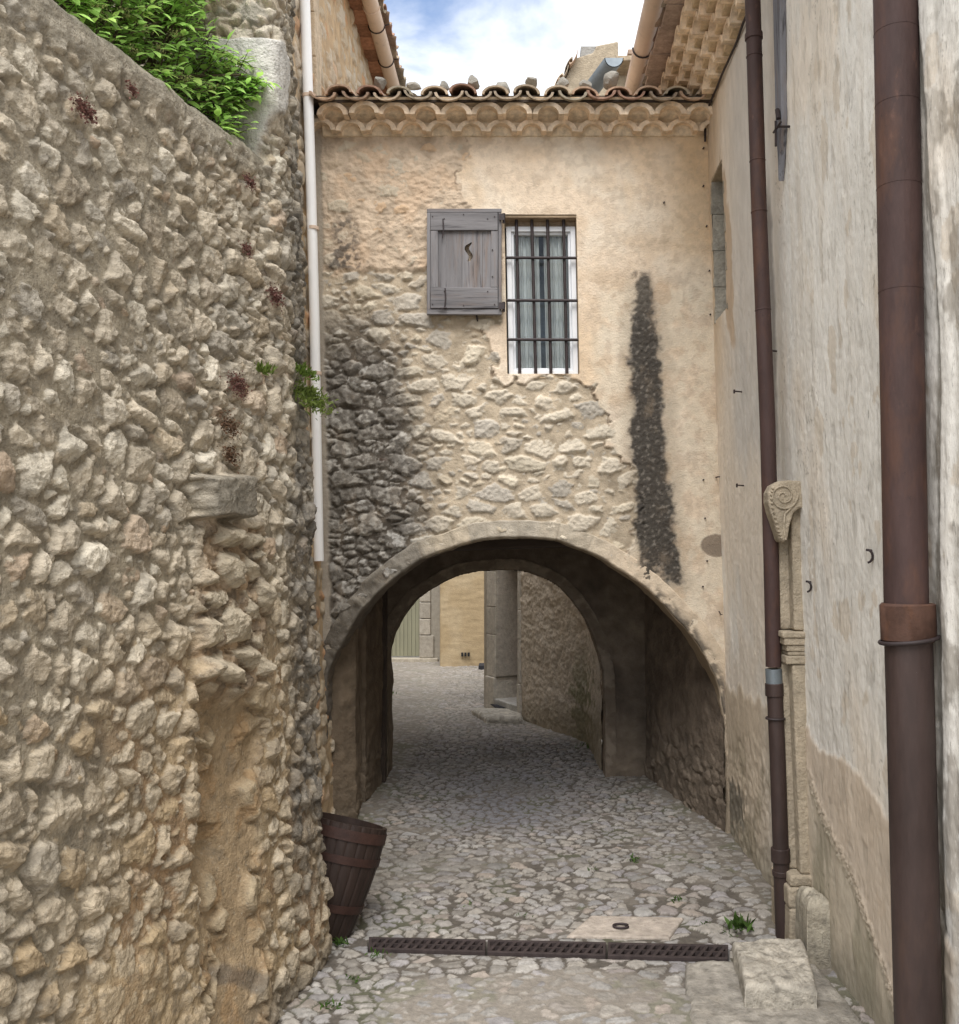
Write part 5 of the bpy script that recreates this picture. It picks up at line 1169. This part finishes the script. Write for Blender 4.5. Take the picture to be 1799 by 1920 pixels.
# white downpipe in the corner
wp = thing('downpipe', 'slim white plastic downpipe in the corner beside the blackened stones', 'downpipe', loc=(-1.40, 6.62, 1.9))
YW = 6.60
b = MB(); b.tube([at(568, -120, YW), at(572, 0, YW), at(582, 300, YW), at(590, 600, YW), at(595, 900, YW), at(598, 1052, YW)], 0.035, 18); rel(b.build('pipe', M['pvc'], None, autos=40), wp)
for (x, y) in ((587.5, 428), (593, 700), (578, 180)):
    b = MB(); b.tube([at(x, y - 3, YW), at(x, y + 3, YW)], 0.0385, 18); b.tube([at(x, y, YW) + V3((0, 0.03, 0)), at(x, y, YW) + V3((-0.03, 0.12, 0))], 0.008, 6); rel(b.build('bracket', M['cream'], None, autos=40), wp)
# chimney house above the right hand roofs
cm = thing('chimney_house', 'rendered gable with a stubby chimney and zinc gutter above the roof tiles', 'house', loc=(0.9, 11, 0))
def cmp_(o): o.parent = cm; o.location = -cm.location; return o
YCH = 11.5
def cpt(x, y, Y=YCH): return at(x, y, Y)
b = MB(); ol = [(1040, 170), (1058, 152), (1078, 108), (1112, 98), (1120, 84), (1160, 76), (1160, 120), (1200, 110), (1330, 80), (1330, 500), (1040, 500)]
b.prism([(cpt(x, y).x, cpt(x, y).z) for x, y in ol], YCH, YCH + 3, (0.33, 0.275, 0.20)); cmp_(b.build('wall', M['stone'], None, bevel=0.02))
b = MB(); p0, p1 = cpt(1092, 98), cpt(1130, 65); b.box((p0.x, YCH + 0.25, p0.z - .1), (p1.x, YCH + 0.7, p1.z), (0.27, 0.26, 0.24)); b.box((cpt(1122, 0).x, YCH + 0.2, cpt(0, 84).z), (cpt(1158, 0).x, YCH + 0.75, cpt(0, 76).z), (0.31, 0.26, 0.2))
for i in range(5): b.box((cpt(1124 + i * 7, 0).x, YCH + 0.25, cpt(0, 76).z), (cpt(1127.5 + i * 7, 0).x, YCH + 0.7, cpt(0, 70).z), (0.36, 0.33, 0.29))
b.box((cpt(1120, 0).x, YCH + 0.22, cpt(0, 70).z), (cpt(1160, 0).x, YCH + 0.73, cpt(0, 67).z), (0.38, 0.35, 0.31)); cmp_(b.build('chimney', M['stone'], None, bevel=0.01))
b = MB(); rooft(b, cpt(1040, 166) + V3((0, -0.1, -.05)), V3((0.42, 0, 0.62)).normalized(), V3((0, 1, 0)), 2, 0.2, 1, 0.5, 0.0, seed=3); cmp_(b.build('verge_tiles', M['tile'], None, autos=40))
for k, (x, y) in enumerate(((1168, 108), (1190, 96), (1204, 82))):
    b = MB(); b.box(tuple(cpt(x - 12, y + 5, YCH - 0.35)), tuple(cpt(x + 26, y - 5, YCH - 0.35) + V3((0, 0.5, 0))), (0.34, 0.27 - 0.02 * k, 0.19)); cmp_(b.build('cornice_course', M['tile'], None, bevel=0.01))
b = MB(); V = []; Fc = []; n = 10
for (P_, r) in ((cpt(1152, 108, 10.0), 0.10), (cpt(1104, 172, 10.35), 0.10)):
    for rr in (r, r - 0.008):
        for k in range(n + 1): t = math.pi + math.pi * k / n; V.append(P_ + V3((rr * math.cos(t), 0, rr * math.sin(t))))
m_ = n + 1
for k in range(n): Fc += [(k, k + 1, 2 * m_ + k + 1, 2 * m_ + k), (m_ + k, m_ + k + 1, 3 * m_ + k + 1, 3 * m_ + k), (k, k + 1, m_ + k + 1, m_ + k)]
Fc.append(tuple(range(n + 1))); b.add(V, Fc); cmp_(b.build('gutter', M['zinc'], None, autos=40))

# ================================================================== THE STREET BEYOND THE ARCHES
vh = thing('roughcast_house', 'roughcast house with stone door jamb seen through the passage', 'house', loc=(0.4, 10.5, 0))
def vp(o): o.parent = vh; o.location = -vh.location; return o
def rough_fn(u, v, X, Y, Z, px, py):
    n1 = fbm(u * 2, v * 2, 801, 4); n2 = fbm(u * 9, v * 9, 805, 4)
    c = mixc(full(u.shape, (0.53, 0.46, 0.37)), (0.58, 0.51, 0.42), ss(-.2, .4, n1)); c = c * (1 + .12 * n2)[..., None]
    c = mixc(c, (0.13, 0.14, 0.06), 0.75 * ss(26, 6, np.abs(px + 20 * n2 - 1092)) * ss(1180, 1320, py)); c = mixc(c, (0.24, 0.20, 0.13), 0.7 * ss(1290, 1370, py + 25 * n1))
    return 0.009 * n2 + 0.012 * n1 + 0.006 * fbm(u * 26, v * 26, 811, 3), c
P1, P2, P3, P4 = (0.738, 8.70), (0.687, 9.97), (0.012, 11.42), (-0.415, 12.27)
vp(sheet('wall', [P1, (0.735, 8.95), (0.71, 9.6), P2, P3], -0.05, 4.0, 0.012, 0.012, rough_fn, M['rough'], side=1))
dv = V3((P4[0] - P3[0], P4[1] - P3[1], 0)); dl_ = dv.length; dv.normalize(); nv_ = V3((-dv.y, dv.x, 0))   # faces the lane
ptw = lambda s, d, z: V3((P3[0], P3[1], 0)) + dv * s + nv_ * d + V3((0, 0, z))
def obox(mb, s0, s1, d0, d1, z0, z1, col):
    V = [ptw(s, d, z) for z in (z0, z1) for s, d in ((s0, d0), (s1, d0), (s1, d1), (s0, d1))]
    mb.add(V, [(3, 2, 1, 0), (4, 5, 6, 7), (0, 1, 5, 4), (1, 2, 6, 5), (2, 3, 7, 6), (3, 0, 4, 7)], col)
b = MB(); q0 = (0.54, 0.50, 0.43); q1 = (0.46, 0.42, 0.36)
zz = [0, 0.42, 0.95, 1.30, 1.75, 2.3]
for k in range(5):
    c_ = tuple(np.array(q0) * rng.uniform(0.88, 1.08)); d_ = 0.05 if k == 0 else 0.03
    obox(b, 0.68, 0.93, -0.35, d_, zz[k] + 0.003, zz[k + 1], c_)
    obox(b, 0.0, 0.07, -0.30, 0.02 if k else 0.03, zz[k] + 0.003, zz[k + 1], q0)
obox(b, 0.66, 0.685, -0.34, 0.012, 0.43, 2.3, q1)
dr_ = b.build('door_jamb', M['stone'], None, bevel=0.010); vp(dr_)
b = MB(); obox(b, 0.05, 0.70, -0.35, -0.30, 0.16, 2.3, (0.5, 0.5, 0.5)); vp(b.build('door', M['browndoor'], None))
b = MB(); obox(b, 0.05, 0.68, -0.30, 0.04, 0.0, 0.16, (0.46, 0.45, 0.42)); vp(b.build('door_sill', M['stone'], None, bevel=0.012))
b = MB(); obox(b, 0.0, 1.0, -0.4, 0.02, 2.302, 4.0, (0.4, 0.33, 0.25)); obox(b, 0.93, 1.0, -3.5, 0.03, 0, 2.30, (0.40, 0.355, 0.285)); vp(b.build('lintel_wall', M['rough'], None))
ds2 = thing('door_slab', 'flat rounded doorstep slab lying on cobbles in front of the brown door', 'doorstep', loc=gnd(935, 1350))
o = blockmesh('slab', [gnd(912, 1358)[:2], gnd(982, 1358)[:2], gnd(975, 1340)[:2], gnd(885, 1340)[:2]], -0.02, 0.085, M['stone'], (0.46, 0.43, 0.37), rnd=0.035, seed=35, amp=0.004, n=(24, 24)); rel(o, ds2)
mt_ = blockmesh('door_mat', [gnd(930, 1341)[:2], gnd(966, 1342)[:2], gnd(958, 1335)[:2], gnd(920, 1334)[:2]], 0.084, 0.096, M['mat'], (0.03, 0.03, 0.035), rnd=0.004, seed=36, amp=0.001, n=(8, 8)); tag(mt_, 'dark rubber mat lying on the doorstep slab through the arch', 'door mat')
oh = thing('ochre_house', 'ochre rendered house closing the view at the end of the lane, air vent low down', 'house', loc=(-0.8, 16.7, 0))
def op(o): o.parent = oh; o.location = -oh.location; return o
def ochre_fn(u, v, X, Y, Z, px, py):
    n1 = fbm(u * 1.5, v * 1.5, 821, 4); n2 = fbm(u * 3, v * 14, 825, 4); c = mixc(full(u.shape, (0.36, 0.275, 0.165)), (0.40, 0.315, 0.20), ss(-.2, .4, n1)); c = c * (1 + .05 * n2)[..., None]
    return 0.004 * n2, c
xo = -1.40
op(sheet('wall', [(xo, 17.6), (xo, 16.72), (xo + .02, 16.7), (2.8, 16.95)], -0.05, 5.0, 0.03, 0.02, ochre_fn, M['facade'], side=-1))
b = MB()
for i in range(3):
    b = MB(); b.box(tuple(at(865 + i * 6, 1231, 16.66)), tuple(at(869 + i * 6, 1224, 16.66) + V3((0, 0.05, 0)))); op(b.build('vent_slot', M['hollow'], None))
b = MB(); b.box((0.58 * 0 + at(898, 1240, 16.3).x, 16.2, -0.02), (at(930, 1240, 16.3).x, 16.6, 0.07), (0.1, 0.1, 0.11)); o = b.build('cellar_hatch', M['mat'], None); tag(o, 'dark low hatch at the foot of the ochre wall', 'hatch')
gh_ = thing('grey_house', 'grey house front with quoined door frame and pale green plank door at the far end', 'house', loc=(-2.0, 17.5, 0))
def gp(o): o.parent = gh_; o.location = -gh_.location; return o
YG = 17.5; SG = F / YG
gxp = lambda px: (px - CX) / SG
b = MB(); b.box((gxp(806), YG, -0.02), (xo + 0.02, YG + 0.3, 5), (0.30, 0.275, 0.23)); b.box((-6, YG, 2.45), (gxp(806) - .003, YG + .3, 5), (0.40, 0.37, 0.31)); b.box((-6, YG, -.02), (gxp(715), YG + .3, 2.447), (0.40, 0.37, 0.31)); gp(b.build('wall', M['rough'], None))
b = MB()
for k in range(7): 
    za = 0.06 + k * 0.30 + (0.12 if k else 0); zb = 0.06 + (k + 1) * 0.30 + 0.11; b.box((gxp(787), YG - 0.04, za), (gxp(808 + 6 * (k == 0)), YG + 0.2, zb), tuple(np.array((0.34, 0.31, 0.26)) * rng.uniform(.9, 1.08)))
gp(b.build('door_frame', M['stone'], None, bevel=0.015))
b = MB()
for k in range(9):
    x0 = gxp(720 + k * 7.4); b.box((x0, YG + 0.06 + 0.004 * (k % 2), 0.08), (x0 + 7.0 / SG, YG + 0.11, 2.4))
gp(b.build('plank_door', M['greendoor'], None, bevel=0.004))
b = MB(); b.box((gxp(712), YG - 0.12, -0.02), (gxp(822), YG + 0.1, 0.058), (0.40, 0.36, 0.29)); gp(b.build('threshold', M['stone'], None, bevel=0.01))
# left side of the street beyond the passage
def lb_fn(u, v, X, Y, Z, px, py):
    n1 = fbm(u * 2, v * 2, 831, 4); c = mixc(full(u.shape, (0.42, 0.35, 0.26)), (0.46, 0.38, 0.28), ss(0, .4, n1)); return 0.008 * n1, c
o = sheet('garden_house', [(-1.45, 8.9), (-2.5, 12.0), (-4.2, 16.5), (-4.4, 17.6)], 0, 3.2, 0.03, 0.03, lb_fn, M['facade'], side=-1)
tag(o, 'plain beige house wall opposite the roughcast house beyond the passage', 'house')

# ================================================================== PLANTS
def leaf_into(V, Fc, C_, base, d, up, L_, W_, col, fold=0.25, curl=0.2):
    """one leaflet: a folded, slightly curled blade of 4 x 2 faces"""
    d = d.normalized(); side = d.cross(up).normalized(); up = side.cross(d).normalized(); k = len(V)
    for t, w_ in ((0, 0.05), (0.3, 0.85), (0.62, 0.8), (1.0, 0.02)):
        c = base + d * (L_ * t) - up * (curl * L_ * t * t)
        V += [c - side * (W_ * w_) + up * (fold * W_ * w_), c, c + side * (W_ * w_) + up * (fold * W_ * w_)]
        C_ += [col, col, col]
    for j in range(3):
        a = k + 3 * j; Fc += [(a, a + 1, a + 4, a + 3), (a + 1, a + 2, a + 5, a + 4)]
def leafobj(name, V, Fc, C_, parent=None):
    b = MB(); b.v = [tuple(v) for v in V]; b.f = Fc; b.c = C_; b.n = len(V)
    me = bpy.data.meshes.new(name); me.from_pydata(b.v, [], b.f); me.update()
    a = me.attributes.new('Col', 'FLOAT_COLOR', 'POINT'); c4 = np.ones((len(C_), 4), np.float32); c4[:, :3] = np.array(C_, np.float32); a.data.foreach_set('color', c4.ravel())
    me.shade_smooth()
    o = link(name, me, M['leaf'])
    if parent: rel(o, parent)
    return o
sh = thing('elder_shrub', 'bright green elder shrub spilling over the top of the garden wall', 'shrub', loc=(-1.75, 4.0, 3.5))
r_ = random.Random(12); V, Fc, C_ = [], [], []; stems = MB()
def topline(px): return np.interp(px, [80, 440], [0, 290])
def wall_y(px): return 2.20 / (0.27 - (px - CX) / F) if False else (2.20 + 0.036 * WTOP) / (0.27 - (px - CX) / F)
tips = []
while len(tips) < 1150:
    px, py = r_.uniform(60, 520), r_.uniform(-140, 285)
    reach = np.interp(py, [-140, 0, 60, 120, 170, 215, 260, 285], [420, 385, 395, 470, 510, 455, 455, 410]) + r_.uniform(-40, -6)
    if px > reach or py > topline(px) + 6 or (px > 400 and 20 < py < 95): continue
    tips.append((px, py))
for (px, py) in tips:
    dy = r_.uniform(0.02, 0.55); Yb = min(wall_y(px) + dy * (1 if px < 400 else .5) + 0.05, 4.22 if px > 385 else 9)
    tip = at(px, py, Yb)
    root = V3((tip.x - r_.uniform(0.1, 0.35), tip.y + r_.uniform(-0.05, 0.25), max(3.4, tip.z - r_.uniform(0.05, 0.35))))
    if r_.random() < 0.18: stems.tube([root, root.lerp(tip, 0.5) + V3((0, 0, 0.04)), tip], [0.007, 0.005, 0.003], 5)
    ax = V3((r_.uniform(0.1, 1.0), r_.uniform(-0.7, 0.1), r_.uniform(-0.35, 0.45))).normalized(); up = V3((r_.uniform(-.3, .3), -0.45 + r_.uniform(-.3, .3), 1)).normalized()
    Ls = r_.uniform(0.09, 0.17); col0 = np.array((0.34, 0.56, 0.14)) * r_.uniform(0.55, 1.35) + np.array((0.14, 0.11, 0.03)) * r_.random() ** 3
    st = tip - ax * Ls * 0.5
    stems.tube([st, st + ax * Ls * 0.5, st + ax * Ls], [0.0025, 0.002, 0.0012], 4, (0.12, 0.2, 0.05))
    sd = ax.cross(up).normalized()
    for j, t in enumerate((0.35, 0.68)):
        for sg_ in (-1, 1):
            leaf_into(V, Fc, C_, st + ax * (Ls * t), ax * 0.45 + sd * sg_ + up * r_.uniform(-.25, .15), up + V3((r_.uniform(-.2, .2), 0, 0)), r_.uniform(0.032, 0.062), r_.uniform(0.010, 0.018), tuple(col0 * r_.uniform(0.85, 1.15)))
    leaf_into(V, Fc, C_, st + ax * Ls, ax + up * r_.uniform(-.3, .1), up, r_.uniform(0.035, 0.07), r_.uniform(0.011, 0.020), tuple(col0 * r_.uniform(0.9, 1.2)))
leafobj('foliage', V, Fc, C_, sh)
for (x0, y0, x1, y1) in ((160, 140, 300, 40), (230, 190, 460, 140), (200, 120, 440, 200), (120, 60, 400, 60)):
    a = at(x0, y0, wall_y(x0) + 0.45); c = at(x1, y1, min(wall_y(x1) + 0.2, 4.2)); stems.tube([V3((a.x, a.y, 3.5)), a, a.lerp(c, 0.5) + V3((0, 0, 0.05)), c], [0.014, 0.011, 0.008, 0.004], 6, (0.1, 0.08, 0.05))
rel(stems.build('stem', M['bark'], None, autos=60), sh)
for (px, py) in ((205, 40), (235, 30), (270, 60), (300, 95), (345, 150), (395, 165), (330, 70), (180, 15), (430, 130), (250, 100)):
    V, Fc, C_ = [], [], []; c = at(px, py, wall_y(px) + 0.06)
    for k in range(60):
        d = V3((r_.gauss(0, 1), r_.gauss(0, 1), abs(r_.gauss(0, .5)))) * 0.018; leaf_into(V, Fc, C_, c + d, V3((r_.gauss(0, 1), r_.gauss(0, 1), 1)), V3((1, 0, 0.2)), 0.009, 0.003, (0.45, 0.45, 0.20))
    leafobj('flower_head', V, Fc, C_, sh)
def tuft(name, c, n, size, col, label, cat, group, spread=0.03, upd=(0, 0, 1), wide=0.2, lean_=0.7, colv=0.3):
    V, Fc, C_ = [], [], []; r_ = random.Random(int(abs(c.x * 991 + c.z * 77 + c.y * 13) * 10)); up = V3(upd).normalized()
    for k in range(n):
        o_ = V3((r_.gauss(0, 1), r_.gauss(0, 1), r_.gauss(0, 1))) * spread; o_ = o_ - up * o_.dot(up) * 0.8
        d = up + V3((r_.gauss(0, 1), r_.gauss(0, 1), r_.gauss(0, 1))) * lean_; L_ = size * r_.uniform(0.5, 1.2)
        leaf_into(V, Fc, C_, c + o_, d, V3((r_.gauss(0, 1), r_.gauss(0, 1), 1)), L_, L_ * wide, tuple(np.array(col) * r_.uniform(1 - colv, 1 + colv)), 0.2, 0.25)
    o = leafobj(name, V, Fc, C_); return tag(o, label, cat, group)
def cw(px, py, off=0.06):
    y = 4.5
    for _ in range(10):
        y = (px - CX) / F; z = 2.5
        break
    # garden / corner face under a photo point
    z = 2.5
    for _ in range(12):
        Y = (2.20 + 0.036 * z) / (0.27 - (px - CX) / F); z = CAMZ + (CY - py) / F * Y
    return V3(((px - CX) / F * Y + off, Y - 0.3 * off, z))
tuft('wall_pellitory', cw(562, 748, 0.05), 650, 0.034, (0.16, 0.21, 0.05), 'yellow green bushy plant growing from the stone corner beside the white downpipe', 'plant', 'plants growing out of the left walls', 0.05, (0.5, -0.3, 0.5), 0.13, 0.8)
tuft('wall_pellitory', cw(552, 700, 0.05), 160, 0.034, (0.12, 0.18, 0.035), 'smaller green sprig just above the bushy wall plant', 'plant', 'plants growing out of the left walls', 0.03, (0.4, -0.3, 0.7), 0.2, 0.6)
tuft('wall_pellitory', cw(467, 700, 0.07), 40, 0.05, (0.13, 0.18, 0.04), 'thin green sprig on the broken stub of the garden wall', 'plant', 'plants growing out of the left walls', 0.015, (0.3, -0.3, 0.9), 0.12, 0.4)
SED = [(132, 210, 70, .026, 'red sedum clump near the top of the garden wall capping'), (222, 172, 30, .016, 'tiny red sedum under the shrub at the wall capping'), (495, 556, 80, .03, 'red sedum cushion on a ledge high on the broken wall end'), (447, 345, 40, .022, 'red sedum among stones just under the wall top'),
       (424, 725, 110, .034, 'large red sedum cushion beside the thin green sprig'), (408, 800, 90, .032, 'brownish red sedum hanging on the stub ledge below the large cushion'), (440, 470, 40, .02, 'little red sedum midway up the broken wall end'), (410, 855, 60, .026, 'trailing dry sedum just above the dark lump of masonry')]
for (x, y, n, s_, lb) in SED:
    tuft('sedum', cw(x, y, 0.055), n * 5, 0.011, (0.17, 0.085, 0.07) if y < 760 else (0.15, 0.09, 0.055), lb, 'plant', 'red sedum clumps on the garden wall', s_ * 0.8, (0.8, -0.4, 0.3), 0.36, 0.9, 0.45)
WE = [(1394, 1744, 46, .075, 'tall green weed by the foot of the small downpipe'), (1362, 1752, 18, .03, 'low weed between the tall weed and the access cover'), (1190, 1616, 34, .035, 'weed tuft in the cobbles farthest in, just before the dark passage'), (1270, 1692, 26, .035, 'weed tuft in the cobbles behind the access cover'), (1112, 1634, 18, .025, 'little weed in line with the barrel rim, before the dark passage'),
      (640, 1772, 40, .035, 'weeds under the foot of the barrel'), (705, 1798, 26, .03, 'low weed at the barrel end of the drain grating'), (1100, 1402, 30, .05, 'weed at the foot of the roughcast wall by the rear arch'), (735, 1303, 30, .05, 'weeds at the edge of the street beyond the passage'), (620, 1890, 30, .03, 'sparse weed in the nearest cobbles, by the foot of the garden wall'), (660, 1840, 18, .025, 'tiny weed on bare cobbles in front of the barrel'),
      (985, 1722, 14, .02, 'tiny weed in the cobbles above the middle grating'), (1325, 1735, 16, .025, 'small weed touching the access cover on the weed covered side'), (880, 1697, 14, .02, 'tiny weed in the cobbles beside the barrel belly')]
for (x, y, n, s_, lb) in WE:
    tuft('weed', gnd(x, y) + V3((0, 0, 0.008)), n, s_, (0.075, 0.135, 0.03), lb, 'weed', 'weeds growing between the cobbles', 0.022 if y > 1500 else 0.05, (0, 0, 1), 0.16, 0.75, 0.4)
